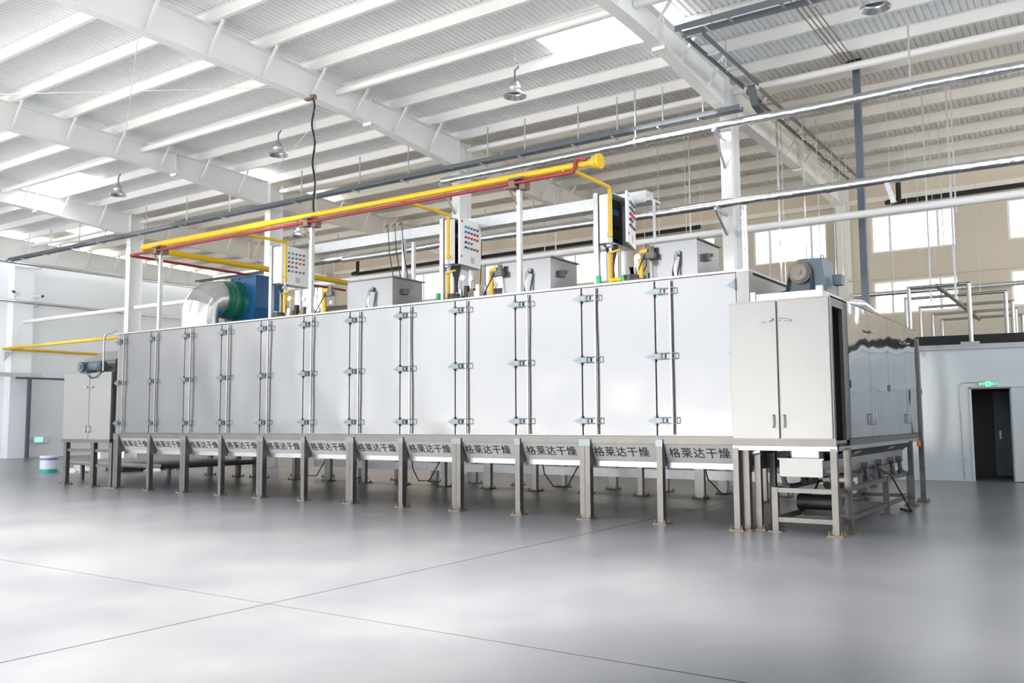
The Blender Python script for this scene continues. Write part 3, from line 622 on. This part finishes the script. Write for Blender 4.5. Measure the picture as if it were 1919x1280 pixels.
MB().prism([(-16.55, .25, 2.66), (-15.28, .25, 2.66), (-15.28, .25, 2.96), (-16.55, .25, 2.96)], (0, 2.6, 0)).build('hopper', M['ss_dk'], FC)
MB().prism([(-16.70, .2, 2.96), (-15.2, .2, 2.96), (-15.2, .45, 3.20), (-16.1, .45, 3.20)], (0, 2.2, 0)).build('hopper_lid', M['lip'], FC)
MB().tube(route([(-15.36, .0, 2.70), (-15.36, .0, 3.56), (-14.9, .0, 3.60)], .14), .022, 10).build('guard_rail', M['lip'], FC)
t = thing('gearmotor', 'small slate blue gearmotor on top of the left feed cabinet', 'motor', (-15.8, .0, 2.75))
MB().cbox((-16.0, .02, 2.78), .26, .26, .26).tube([(-16.0, -.14, 2.80), (-16.0, -.2, 2.80)], .12, 16).build('gearbox', M['slate'], t)
MB().tube([(-15.87, .02, 2.82), (-15.45, .02, 2.82)], .12, 16).tube([(-15.45, .02, 2.82), (-15.38, .02, 2.82)], .11, 16).build('motor_body', M['slate'], t)
MB().tube([(-16.0, -.2, 2.80), (-16.0, -.22, 2.80)], .05, 12).build('shaft_cap', M['brown'], t)
MB().tube([(-15.9, -.05, 2.60), (-15.75, -.06, 2.53), (-15.55, -.06, 2.55), (-15.36, -.03, 2.68)], .012, 6).build('power_cable', M['black'], t)
t = thing('steel_platform', 'wide low dark steel platform on crates behind the left legs', 'platform', (-17, 3.5, 0))
a = pt(482, 861, Z=.50); b = pt(300, 871, Z=.46); c2 = pt(130, 866, Z=.46)
MB().box(-18.9, a.x, 1.0, a.y, .44, .50).build('top', M['ss_dk'], t)
MB().box(-18.9, a.x-.02, 1.02, 1.06, .40, .44).box(a.x-.06, a.x-.02, 1.02, a.y, .38, .44).build('rim', M['tray'], t)
for x, y in ((-18.5, 1.4), (-18.5, 4.0), (-16.2, 4.0), (-14.6, 4.0)): MB().box(x-.04, x+.04, y-.04, y+.04, 0, .44).build('leg', M['tray'], t)
def ground_box(u, v, sx, sy, sz, m, name, label, cat, grp=None, z=0):
    p = pt(u, v, Z=0); o = MB().box(p.x-sx/2, p.x+sx/2, p.y, p.y+sy, z, z+sz).build(name, m, None, (p.x, p.y, z)); return tag(o, label, cat, grp)
ground_box(214, 884, .9, .6, .22, M['black'], 'pallet', 'black plastic pallet on the floor behind the left legs', 'pallet')
ground_box(252, 882, .8, .5, .16, M['black'], 'plastic_tray', 'black plastic tray beside the coloured rubbish', 'tray')
ground_box(180, 868, .5, .4, .42, M['box'], 'carton', 'white carton standing behind the feed cabinet legs', 'box')
ground_box(150, 882, .7, .4, .2, M['box'], 'polystyrene_slab', 'white foam slab on the floor behind the left cabinet', 'packaging')
def blob(u, v, s, h, col, label, cat='rubbish', name='plastic_bag', grp=None, hard=.35):
    p = pt(u, v, Z=0); rnd = random.Random(int(u*7+v)); mb = MB(); n, r = 10, 4; vs = []
    for i in range(r):
        f = [1, .9, .6, .15][i]; z = [0, .35, .8, 1][i]*h
        for j in range(n):
            a = 2*math.pi*j/n; q = s*f*(1+rnd.uniform(-hard, hard)); vs.append((p.x+q*math.cos(a), p.y+.7*q*math.sin(a), z*(1+rnd.uniform(-.2, .2))))
    fs = [(i*n+j, i*n+(j+1) % n, (i+1)*n+(j+1) % n, (i+1)*n+j) for i in range(r-1) for j in range(n)] + [tuple(range((r-1)*n, r*n))]
    mb.add(vs, fs); o = mb.build(name, mat(name+'_%d' % u, col, .5), None, (p.x, p.y, 0)); return tag(o, label, cat, grp)
cols = [(277, 879, (.1, .5, .15), 'green'), (287, 882, (.75, .77, .8), 'white'), (297, 879, (.35, .4, .65), 'blue-violet'), (306, 881, (.7, .3, .3), 'pink-red'), (316, 880, (.8, .78, .72), 'off-white'), (326, 880, (.3, .3, .34), 'dark grey'), (335, 878, (.55, .42, .33), 'brown')]
for u, v, c, nme in cols: blob(u, v, .32, .17, c, '%s scrap of packaging in the rubbish heap behind the left legs' % nme, grp='rubbish heap')
blob(140, 886, .42, .14, (.78, .72, .66), 'crumpled beige-white rag on the floor between the feed cabinet legs', 'rag', 'crumpled_rag')
blob(160, 884, .25, .12, (.80, .82, .84), 'small crumpled white rag beside the feed cabinet legs', 'rag', 'crumpled_rag')
# paint bucket
p = pt(91, 885, Z=0); t = thing('paint_bucket', 'white paint bucket with violet and green bands on the open floor', 'bucket', (p.x, p.y, 0))
r0 = .245
MB().tube([(p.x, p.y, .09), (p.x, p.y, .46)], [r0, r0*1.03], 24).build('bucket_body', mat('bucket_white', (.72, .72, .85), .35), t)
MB().tube([(p.x, p.y, 0), (p.x, p.y, .10)], r0*1.01, 24).build('green_band', mat('bucket_green', (.02, .42, .36), .35), t)
MB().tube([(p.x, p.y, .37), (p.x, p.y, .43)], r0*1.05, 24).build('violet_band', mat('bucket_violet', (.16, .15, .42), .35), t)
MB().tube([(p.x, p.y, .46), (p.x, p.y, .49)], r0*1.07, 24).build('lid', M['box'], t)

# ------------------------------------------------------------------ on top of the dryer
YP = .5
GP = thing('gas_main_pipe', 'thick yellow gas main above the dryer ending in a blind flange', 'pipe', (-14.8, YP, 5.62))
MB().tube([(-10.3, YP, 5.62), (-10.15, YP, 5.62), (-2.5, YP, 5.60)], [.075, .055, .055], 14).build('pipe', M['yellow'], GP)
MB().tube(route([(-10.3, YP, 5.62), (-14.76, YP, 5.62), (-14.76, 7.6, 5.62)], .16), .075, 14).build('pipe', M['yellow'], GP)
MB().tube([(-2.52, YP, 5.6), (-2.46, YP, 5.6)], .10, 20).tube([(-2.44, YP, 5.6), (-2.38, YP, 5.6)], .125, 20).build('blind_flange', M['yellow'], GP)
BR = [-11.44, -6.67, -3.03]
for x in BR: MB().tube(route([(x, YP, 5.60), (x, 2.0, 5.60), (x, 2.0, 4.78)], .07), .034, 10).tube([(x, 2.0, 4.78), (x, 2.0, 4.70)], .05, 10).build('branch_pipe', M['yellow'], GP)
RP = thing('red_pipe', 'thin red pipe running just below the yellow gas main', 'pipe', (-15.1, .42, 5.47))
MB().tube(route([(-3.05, .42, 5.48), (-15.12, .42, 5.46), (-15.12, 7.6, 5.46)], .1), .034, 10).build('pipe', M['red'], RP)
MB().tube(route([(-3.05, .42, 5.48), (-2.82, .42, 5.48), (-2.80, .42, 5.70), (-2.62, .45, 5.66)], .07), .034, 10).build('swan_neck', M['red'], RP)
MB().tube([(-3.05, .42, 5.48), (-3.05, YP, 5.60)], .02, 8).build('clamp', M['yellow'], RP)
for x, l in ((-13.98, 'left galvanised support post of the yellow and red pipes'), (-8.96, 'middle galvanised support post under the yellow and red pipes'), (-3.95, 'right galvanised support post under the yellow and red pipes')):
    t = thing('pipe_support', l, 'post', (x, YP, HT), 'pipe supports on the dryer roof')
    MB().bar((x, YP, HT), (x, YP, 5.36), .075).build('post', M['galv'], t)
    MB().box(x-.12, x+.14, YP-.16, YP+.1, 5.52, 5.55).box(x-.14, x-.02, YP-.12, YP+.1, 5.38, 5.52).box(x+.03, x+.15, YP-.06, YP+.1, 5.36, 5.52).build('saddle', M['brown'], t)
    MB().bar((x-.02, .48, 5.10), (x-.16, .42, 5.40), .03).box(x-.2, x+.02, .36, .5, 5.385, 5.415).build('bracket', M['brown'], t)
    MB().cbox((x, YP, 4.3), .085, .085, .03).build('clip', M['galv'], t)

# control cabinets
def control(xr, label, ang, zt, hgt=.9):
    y0, y1, wd = 2.1, 2.93, .33; zb = zt-hgt; x = xr-wd
    t = thing('control_cabinet', label, 'control cabinet', (x, y0, HT), 'control cabinets on the dryer roof')
    MB().box(x, xr-.06, y0, y0+.015, zb, zt).box(x, xr-.06, y1-.015, y1, zb, zt).box(x, x+.015, y0, y1, zb, zt).box(x, xr-.06, y0, y1, zt-.015, zt).box(x, xr-.06, y0, y1, zb, zb+.015).build('housing', M['box'], t)
    MB().box(x+.02, x+.06, y0+.03, y1-.03, zb+.03, zt-.03).build('mounting_plate', M['dark'], t)
    for i in range(3):
        MB().box(x+.06, x+.13, y0+.12, y0+.55, zb+.15+.22*i, zb+.25+.22*i).build('breaker_row', M['btn_b' if i == 2 else 'black'], t)
    # door hinged on the far edge
    hx, hy = xr-.055, y1; c, s = math.cos(ang), math.sin(ang); L = y1-y0
    def dp(l, z, o=0):        # l along the door from the hinge to the free edge, o outwards
        return Vector((hx + s*l + c*o, hy - c*l + s*o, z))
    d = MB().prism([dp(0, zb), dp(L, zb), dp(L, zb, .04), dp(0, zb, .04)], (0, 0, hgt)).build('door', M['box'], t)
    rows = [['g', 'g', 'r', 'w', 'y'], ['b', 'b', 'b', 'r', 'r'], ['r']*5, ['k', 'g', 'r', None, None], ['k', 'g', 'r', 'w', 'r']]
    for ri, rw in enumerate(rows):
        for ci, kd in enumerate(rw):
            if not kd: continue
            l = L-.20-.115*ci; z = zt-.16-.105*ri
            mm = {'g': M['btn_g'], 'r': M['btn_r'], 'b': M['btn_b'], 'k': M['btn_k'], 'w': M['zinc'], 'y': M['brown']}[kd]
            MB().tube([dp(l, z, .04), dp(l, z, .075)], .024, 10).build('push_button', mm, d)
    MB().prism([dp(L-.42, zb+.07, .041), dp(L-.56, zb+.07, .041), dp(L-.56, zb+.20, .041), dp(L-.42, zb+.20, .041)], dp(0, 0, .003)-dp(0, 0, 0)).build('rating_label', mat('beige_label', (.62, .5, .42), .6), d)
    MB().prism([dp(L-.05, zt-.09, .041), dp(L-.11, zt-.09, .041), dp(L-.11, zt-.04, .041), dp(L-.05, zt-.04, .041)], dp(0, 0, .003)-dp(0, 0, 0)).build('warning_label', M['btn_r'], d)
    MB().tube([dp(L-.05, zb+.16, .04), dp(L-.05, zb+.16, .06)], .02, 8).build('lock', M['zinc'], d)
    MB().box(x-.09, x-.0, y0-.03, y0+.06, HT, zt+.02).build('post', M['galv'], t)
    MB().box(x+.05, x+.12, y1-.07, y1, HT, zb).build('post', M['galv'], t)
    # cable bundle
    for i in range(7):
        xx = x+.06+.035*i
        MB().tube([(xx, y0+.18, zb), (xx, y0+.18, zb-.07), (x+.14+.012*i, y0+.18, zb-.25), (x+.15+.006*i, y0+.18, zb-.42), (x+.10+.02*i, y0+.2, HT)], .02, 6).build('cable', M['black'], t)
    MB().box(x+.03, xr-.08, y0+.14, y0+.24, zb-.02, zb).build('cable_gland', M['black'], t)
    return t
control(-11.66, 'closed grey control cabinet with coloured buttons beside the blue fan', 0.0, 5.58)
control(-6.53, 'middle grey control cabinet with its button door slightly ajar', math.radians(6), 5.54, .94)
control(-2.98, 'right control cabinet with its door wide ajar and dark inside', math.radians(17), 5.53, .92)

# gas trains below the branches
def gas_train(x, label, rx):
    t = thing('gas_valve_train', label, 'gas valves', (x, 2, HT), 'gas valve trains on the dryer roof'); z = HT+.34
    MB().tube([(x, 2.0, HT), (x, 2.0, 4.42)], .045, 10).build('riser', M['yellow'], t)
    MB().tube([(x, 2.0, 4.42), (x, 2.0, 4.72)], .028, 10).tube([(x-.05, 2, 4.55), (x+.03, 2, 4.55)], .05, 10).build('flexible_hose', M['lip'], t)
    MB().bar((x-.02, 1.95, 4.40), (x+.22, 1.95, 4.44), .05, .03).build('valve_handle', M['yellow'], t)
    MB().tube([(x, 2.0, z+.05), (x+.22, 2.0, z+.05)], .045, 10).build('pipe', M['yellow'], t)
    MB().tube([(x+.22, 2.0, z+.05), (x+.30, 2.0, z+.05)], .07, 12).build('green_valve', M['greenp'], t)
    MB().tube([(x+.30, 2.0, z), (x+.42, 2.0, z), (x+.42, 3.4, z-.05)], .04, 10).build('pipe', M['yellow'], t)
    for i, yy in enumerate((2.3, 2.75, 3.15)):
        v = MB().cbox((x+.42, yy, z+.04), .16, .16, .20).tube([(x+.42, yy, z+.14), (x+.42, yy, z+.24)], .055, 12).build('valve_body', M['galv' if i != 1 else 'black'], t)
        if i != 1:
            MB().tube([(x+.42, yy-.1, z+.2), (x+.42, yy-.1, z+.36)], .012, 6).build('gauge_stem', M['lip'], t)
            MB().tube([(x+.42, yy-.13, z+.40), (x+.42, yy-.09, z+.40)], .055, 16).build('pressure_gauge', M['box'], t)
    MB().cbox((x+.95, 1.1, HT+.12), .34, .24, .16).tube([(x+.85, 1.1, HT+.2), (x+.85, 1.1, HT+.28)], .12, 14).build('blower_motor', M['black'], t)
    MB().tube(route([(rx, 1.7, HT), (rx, 1.7, 4.30), (rx+.14, 1.7, 4.30)], .06), .05, 10).build('riser', M['yellow'], t)
    MB().bar((rx-.1, 1.75, HT), (rx-.1, 1.75, 4.2), .06).build('stand', M['galv'], t)
    MB().cbox((rx+.14, 1.70, 4.22), .26, .1, .10).tube([(rx+.2, 1.7, 4.27), (rx+.2, 1.7, 4.38)], .05, 10).build('actuator', M['rubber'], t)
    MB().box(x-.30, x+.9, 1.92, 1.99, HT+.26, HT+.33).box(x+.28, x+.36, 1.92, 1.99, HT, HT+.3).build('stand_rail', M['galv'], t)
    MB().tube([(x-.20, 1.93, HT+.26), (x-.20, 1.93, HT+.48)], .05, 12).build('filter_cup', M['greenp'], t)
    MB().tube([(x+.46, 1.62, HT+.30), (rx-.12, 1.62, HT+.24)], .04, 10).build('pipe', M['yellow'], t)
    ln = rx-.2-(x+.5)
    for i in range(4):
        xx = x+.62+ln*i/4; mm = [M['galv'], M['black'], M['brown'], M['galv']][i]
        MB().cbox((xx, 1.60, HT+.30), .13, .14, .16).box(xx-.04, xx+.04, 1.56, 1.64, HT+.38, HT+.50 if i % 2 else HT+.44).box(xx-.015, xx+.015, 1.585, 1.615, HT, HT+.24).build('valve_body', mm, t)
    MB().tube([(x+.80, 1.45, HT+.30), (x+.80, 1.45, HT+.58)], .010, 6).build('gauge_stem', M['lip'], t)
    MB().tube([(x+.80, 1.42, HT+.63), (x+.80, 1.46, HT+.63)], .055, 16).build('pressure_gauge', M['box'], t)
    MB().tube([(x+.35, 2.95, HT+.52), (rx+.1, 2.95, HT+.48)], .13, 16).build('burner_tube', M['ss'], t)
    MB().bar((x+.3, 1.5, HT+.16), (rx-.1, 1.5, HT+.14), .05).build('stand_rail', M['galv'], t)
    MB().tube([(x+.62, 1.5, HT+.5), (x+.72, 1.4, HT+.2), (x+.95, 1.35, HT+.05), (rx, 1.4, HT+.2), (rx+.1, 1.65, HT+.7)], .012, 6).build('signal_cable', M['black'], t)
    MB().tube([(x+.45, 2.5, 4.6), (x+.5, 2.4, 4.2), (x+.42, 2.3, 3.95)], .01, 6).tube([(x+.55, 2.5, 4.6), (x+.62, 2.4, 4.2), (x+.50, 2.7, 3.95)], .01, 6).build('signal_cable', M['black'], t)
for x, l in zip(BR, ('yellow gas valve train below the first control cabinet', 'yellow gas valve train below the middle control cabinet', 'yellow gas valve train below the open control cabinet')): gas_train(x, l, {-11.44: -9.85, -6.67: -5.40, -3.03: -2.30}[x])

# burner housings
def housing(x0, x1, label):
    y0, y1, zt = 1.8, 2.75, 4.43
    t = thing('burner_housing', label, 'housing', ((x0+x1)/2, y0, HT), 'stainless burner housings on the dryer roof')
    MB().box(x0, x1, y0, y1, HT, zt).build('casing', M['panel'], t)
    MB().box(x0-.03, x1+.03, y0-.02, y1+.06, zt, zt+.025).build('lid', M['ss'], t)
    MB().box(x1, x1+.08, y0+.3, y0+.42, zt-.32, zt-.2).tube([(x1+.08, y0+.4, zt-.22), (x1+.12, y0+.4, zt-.22)], .03, 8).build('switch_box', M['rubber'], t)
    MB().cbox((x1+.08, y0+.45, HT+.18), .14, .12, .14).build('sensor', M['black'], t)
    cx = (x0+x1)/2+.1
    MB().tube([(cx, y0, zt-.22), (cx, y0-.09, zt-.24), (cx-.06, y0-.10, zt-.5), (cx-.09, y0-.08, HT)], .016, 8).build('cable', M['black'], t)
    MB().tube([(cx, y0, zt-.22), (cx, y0-.12, zt-.25), (cx-.02, y0-.13, zt-.5), (cx+.04, y0-.09, HT)], .024, 8).build('conduit', M['foil'], t)
    MB().tube([(cx, y0+.02, zt-.21), (cx, y0-.05, zt-.21)], .05, 12).build('cable_gland', M['zinc'], t)
housing(-9.25, -7.97, 'stainless burner housing between the first and middle control cabinets')
housing(-5.22, -4.15, 'stainless burner housing behind the right pipe support post')
housing(-2.18, -1.33, 'stainless burner housing at the right end of the dryer roof')

# overhead cable trunking
t = thing('cable_trunking', 'long galvanised rectangular trunking above the burner housings', 'trunking', (-11.5, 3, 5.6))
MB().box(-11.42, -2.72, 2.85, 3.15, 5.46, 5.68).build('trunking', M['galv'], t)
MB().box(-2.70, -2.62, 2.8, 3.25, 5.47, 5.52).build('end_cap', M['galv'], t)
for u in (757, 775, 1228): p = pt(u, 500, Y=2.8); MB().bar((p.x, 2.8, HT), (p.x, 2.8, 5.46 if u != 775 else 5.35), .07 if u < 800 else .04).build('post', M['galv'], t)
for u in (722, 735, 748):
    p = pt(u, 420, Y=2.7); MB().tube([(p.x, 2.7, 5.75), (p.x+.06, 2.72, 5.82), (p.x+.08, 2.75, 5.2), (p.x+.25, 2.7, 4.6), (p.x+.45, 2.6, HT)], .012, 6).build('loose_cable', M['black'], t)

# exhaust fan, duct elbow
FX, FY = -13.98, 1.6
t = thing('duct_elbow', 'large silver segmented duct elbow rising from the dryer roof', 'duct', (FX, FY, HT))
RB = .46; pts = [V(FX, FY, HT), V(FX, FY, 4.04)]
for i in range(1, 5):
    a = i*math.pi/8; pts.append(V(FX, FY+RB*(1-math.cos(a)), 4.04+RB*math.sin(a)))
pts.append(V(FX, FY+.50, 4.50)); NS = 32; rings = []
for i, p in enumerate(pts):
    a = (pts[i]-pts[i-1]).normalized() if i else V(0, 0, 1); b = (pts[i+1]-pts[i]).normalized() if i < len(pts)-1 else V(0, 1, 0)
    tt = (a+b).normalized(); nn = tt.cross(V(1, 0, 0)); k = 1/max(.3, tt.dot(b))
    rings.append([p + V(1, 0, 0)*.43*math.cos(2*math.pi*j/NS) + nn*.43*k*math.sin(2*math.pi*j/NS) for j in range(NS)])
for i in range(len(pts)-1):
    f = 1.0 + .012*(i % 2); A = [pts[i]+(q-pts[i])*f for q in rings[i]]; Bq = [pts[i+1]+(q-pts[i+1])*f for q in rings[i+1]]
    MB().add(A+Bq, [(j, (j+1) % NS, NS+(j+1) % NS, NS+j) for j in range(NS)], True).build('duct_segment', M['duct'], t)
MB().tube([(FX, FY, HT), (FX, FY, HT+.02)], .48, 28).build('base_ring', M['duct'], t)
t = thing('exhaust_fan', 'blue centrifugal fan housing with green flexible cloth inlet', 'fan', (-13.5, 3.0, HT))
fy = 2.62; xl, xr2, ztp = -14.55, -13.2, 5.07
MB().prism([(xl+.15, fy, 4.98), (xl+.5, fy, ztp), (xr2, fy, ztp), (xr2, fy, 4.3), (xr2-.25, fy, HT), (xl+.35, fy, HT), (xl+.1, fy, 4.2)], (0, .75, 0)).build('housing', M['blue'], t)
MB().box(xl+.4, xr2+.03, fy-.03, fy+.78, ztp, ztp+.03).box(xr2-.03, xr2+.03, fy-.03, fy+.03, 4.3, ztp).build('stiffening_rib', M['blue'], t)
MB().prism([(xl+.05, fy-.12, HT), (xr2-.1, fy-.12, HT), (xr2-.3, fy-.02, 4.05), (xl+.3, fy-.02, 4.05)], (0, .05, 0)).build('pedestal', M['blue'], t)
flx = MB(); n = 10; f0 = FY+.49
fp = [V(FX, f0+(fy-f0)*i/n, 4.50) for i in range(n+1)]
flx.tube(fp, [.435+.05*(i/n)+.018*math.sin(i*2.1) for i in range(n+1)], 28).build('flexible_connector', M['green'], t)
for yy, rr in ((f0+.02, .445), (f0+.24, .475)): MB().tube([(FX, yy, 4.50), (FX, yy+.025, 4.50)], rr, 28).build('clamp_band', M['lip'], t)
for i in range(14):
    a = 2*math.pi*i/14; MB().tube([(FX+.56*math.cos(a), fy, 4.50+.56*math.sin(a)), (FX+.56*math.cos(a), fy-.03, 4.50+.56*math.sin(a))], .02, 6).build('bolt', M['zinc'], t)

# ------------------------------------------------------------------ cold room at the right
RA = Vector((.26, 11.43, 0)); rd = Vector((math.cos(math.radians(6.5)), math.sin(math.radians(6.5)), 0)); rn = Vector((-rd.y, rd.x, 0))
def rp(l, dpt, z): q = RA + rd*l + rn*dpt; return Vector((q.x, q.y, z))
def rbox(mb, l0, l1, d0, d1, z0, z1): return mb.prism([rp(l0, d0, z0), rp(l1, d0, z0), rp(l1, d1, z0), rp(l0, d1, z0)], (0, 0, z1-z0))
CR = thing('cold_room', 'pale blue-grey insulated panel room at the right with an open doorway', 'room', RA)
LR = 9.0; d0 = 1.12; d1 = 1.90; HR = 3.18
mb = MB(); rbox(mb, -.6, d0, 0, .12, 0, HR); rbox(mb, d1, LR, 0, .12, 0, HR); rbox(mb, d0, d1, 0, .12, 2.15, HR); rbox(mb, -.6, -.48, .12, 5, 0, HR); rbox(mb, -.48, LR, .12, 5, HR-.12, HR)
mb.build('wall_panel', M['room'], CR)
mb = MB(); rbox(mb, -.62, LR, -.03, .0, HR-.10, HR+.02); mb.build('cap_strip', M['lip'], CR)
mb = MB(); rbox(mb, d0-.05, d0, -.03, .12, 0, 2.19); rbox(mb, d1, d1+.05, -.03, .12, 0, 2.19); rbox(mb, d0-.05, d1+.05, -.03, .12, 2.14, 2.19); mb.build('door_frame', M['room'], CR)
mb = MB(); rbox(mb, d0-.4, d1+.6, 1.6, 1.68, 0, 3); rbox(mb, d0-.4, d0-.3, .12, 1.6, 0, 3); rbox(mb, d1+.5, d1+.6, .12, 1.6, 0, 3); mb.build('lobby_wall', M['dark'], CR)  # darkness inside the doorway put into the wall colour
idr = MB(); idr = rbox(idr, d0+.45, d0+1.3, 1.5, 1.56, .05, 2.1).build('inner_door', M['tray'], CR)
mb = MB(); rbox(mb, d0+.55, d0+.60, 1.46, 1.5, .95, 1.15); mb.build('handle', M['galv'], idr)
sdr = MB(); sdr = rbox(sdr, d1+.03, d1+1.2, -.12, -.04, .02, 2.16).build('sliding_door', M['room'], CR)
mb = MB(); rbox(mb, d0, d1+1.4, -.10, -.02, 2.17, 2.2); mb.build('door_rail', M['galv'], CR)
o = MB(); rbox(o, -.62, LR, .35, .9, HR, HR+.27); o = o.build('insulation_bundle', M['soot'], None, rp(1, .5, HR)); tag(o, 'black wrapped insulation lying along the cold room roof edge', 'insulation')
o = MB(); rbox(o, .95, 1.35, -.04, .25, HR+.02, HR+.08); o = o.build('cover_plate', M['lip'], None, rp(1, 0, HR)); tag(o, 'small silver cover plate on the cold room roof edge above the door', 'plate')
ES = thing('exit_sign', 'green lit exit sign above the dark cold room doorway', 'sign', rp(1.5, 0, 2.2), 'lit green exit signs')
mb = MB(); rbox(mb, 1.29, 1.66, -.05, -.005, 2.20, 2.31); mb.build('sign_box', mat('exit_sign_face', (.30, .42, .36), .4), ES)
mb = MB(); rbox(mb, 1.43, 1.53, -.056, -.05, 2.205, 2.305); mb.build('running_man_panel', M['exit_on'], ES)
for s, l in (('EXIT', 1.36), ('\u51fa\u53e3', 1.595)):
    fc = bpy.data.curves.new('exit_text', 'FONT'); fc.body = s; fc.size = .075; fc.extrude = .001; fc.align_x = 'CENTER'; fc.align_y = 'CENTER'
    q = bpy.data.objects.new('tmp', fc); C.objects.link(q); bpy.context.view_layer.update()
    me = bpy.data.meshes.new_from_object(q.evaluated_get(bpy.context.evaluated_depsgraph_get())); C.objects.unlink(q); bpy.data.objects.remove(q)
    me.materials.clear(); me.materials.append(M['exit_on']); q = bpy.data.objects.new('sign_lettering', me); C.objects.link(q); q.parent = ES
    q.rotation_euler = (math.pi/2, 0, math.radians(6.5)); q.location = rp(l, -.056, 2.255) - wloc(ES)
mb = MB()      # running man, dark on lit panel
for a, b, wd in (((1.478, 2.262), (1.49, 2.235), .016), ((1.49, 2.237), (1.505, 2.215), .010), ((1.488, 2.237), (1.465, 2.222), .010), ((1.478, 2.262), (1.458, 2.25), .009), ((1.48, 2.265), (1.505, 2.255), .009)):
    mb.bar(rp(a[0], -.058, a[1]), rp(b[0], -.058, b[1]), .003, wd, up=(0, 0, 1))
mb.tube([rp(1.475, -.056, 2.280), rp(1.475, -.060, 2.280)], .010, 10); mb.build('running_man', M['dark'], ES)
o = MB().tube(route([rp(1.30, -.015, 2.30), rp(.86, -.015, 2.30), rp(.90, -.015, .02)], .14), .010, 6); rbox(o, .86, .95, -.03, 0, .50, .56)
o = o.build('conduit', M['galv'], None, rp(.9, 0, 0)); tag(o, 'thin white conduit curving from the exit sign down the cold room wall', 'conduit')
W2 = MB().box(9.0, 9.12, -14, 11.9, 0, HR).build('wall_panel', M['room'], CR)
o = MB().box(9.1, 9.7, -14, 11.9, HR, HR+.5).build('insulation_bundle', M['soot'], None, (9.4, 0, HR)); tag(o, 'black wrapped insulation along the side wing of the cold room', 'insulation')
# pipe hoops over the cold room
for i, (ul, vl, ur, vr, y) in enumerate([(1703, 540, 1815, 531, 10.9), (1697, 557, 1884, 550, 12.9), (1724, 574, 1897, 567, 14.2), (1747, 586, 1903, 582, 15.3), (1765, 597, 1916, 592, 16.1)]):
    a = pt(ul, vl, Y=y); b = pt(ur, vr, Y=y); z = (a.z+b.z)/2; yy = y
    b0 = HR+.02 if i == 0 else HR
    if i == 0: a.y = b.y = yy
    t = thing('pipe_hoop', '%s square hoop of silver pipe over the cold room, counted from the front' % ['first', 'second', 'third', 'fourth', 'fifth'][i], 'pipe', (a.x, y, 3.1), 'square pipe hoops over the cold room')
    r = .045
    MB().tube([(a.x, y, b0), (a.x, y, z)], r, 10).build('upright', M['hoop'], t); MB().tube([(b.x, y, b0), (b.x, y, z)], r*1.1, 10).build('upright', M['hoop'], t)
    MB().tube([(a.x-.04, y, z), (b.x+.05, y, z)], r*.9, 10).build('crossbar', M['hoop'], t)
p = pt(1755, 535, Y=11); q = pt(1835, 598, Y=16)
o = MB().tube([p, q], .05, 10).build('drain_pipe', M['brown'], None, p); tag(o, 'brown sloping pipe crossing behind the square pipe hoops', 'pipe')
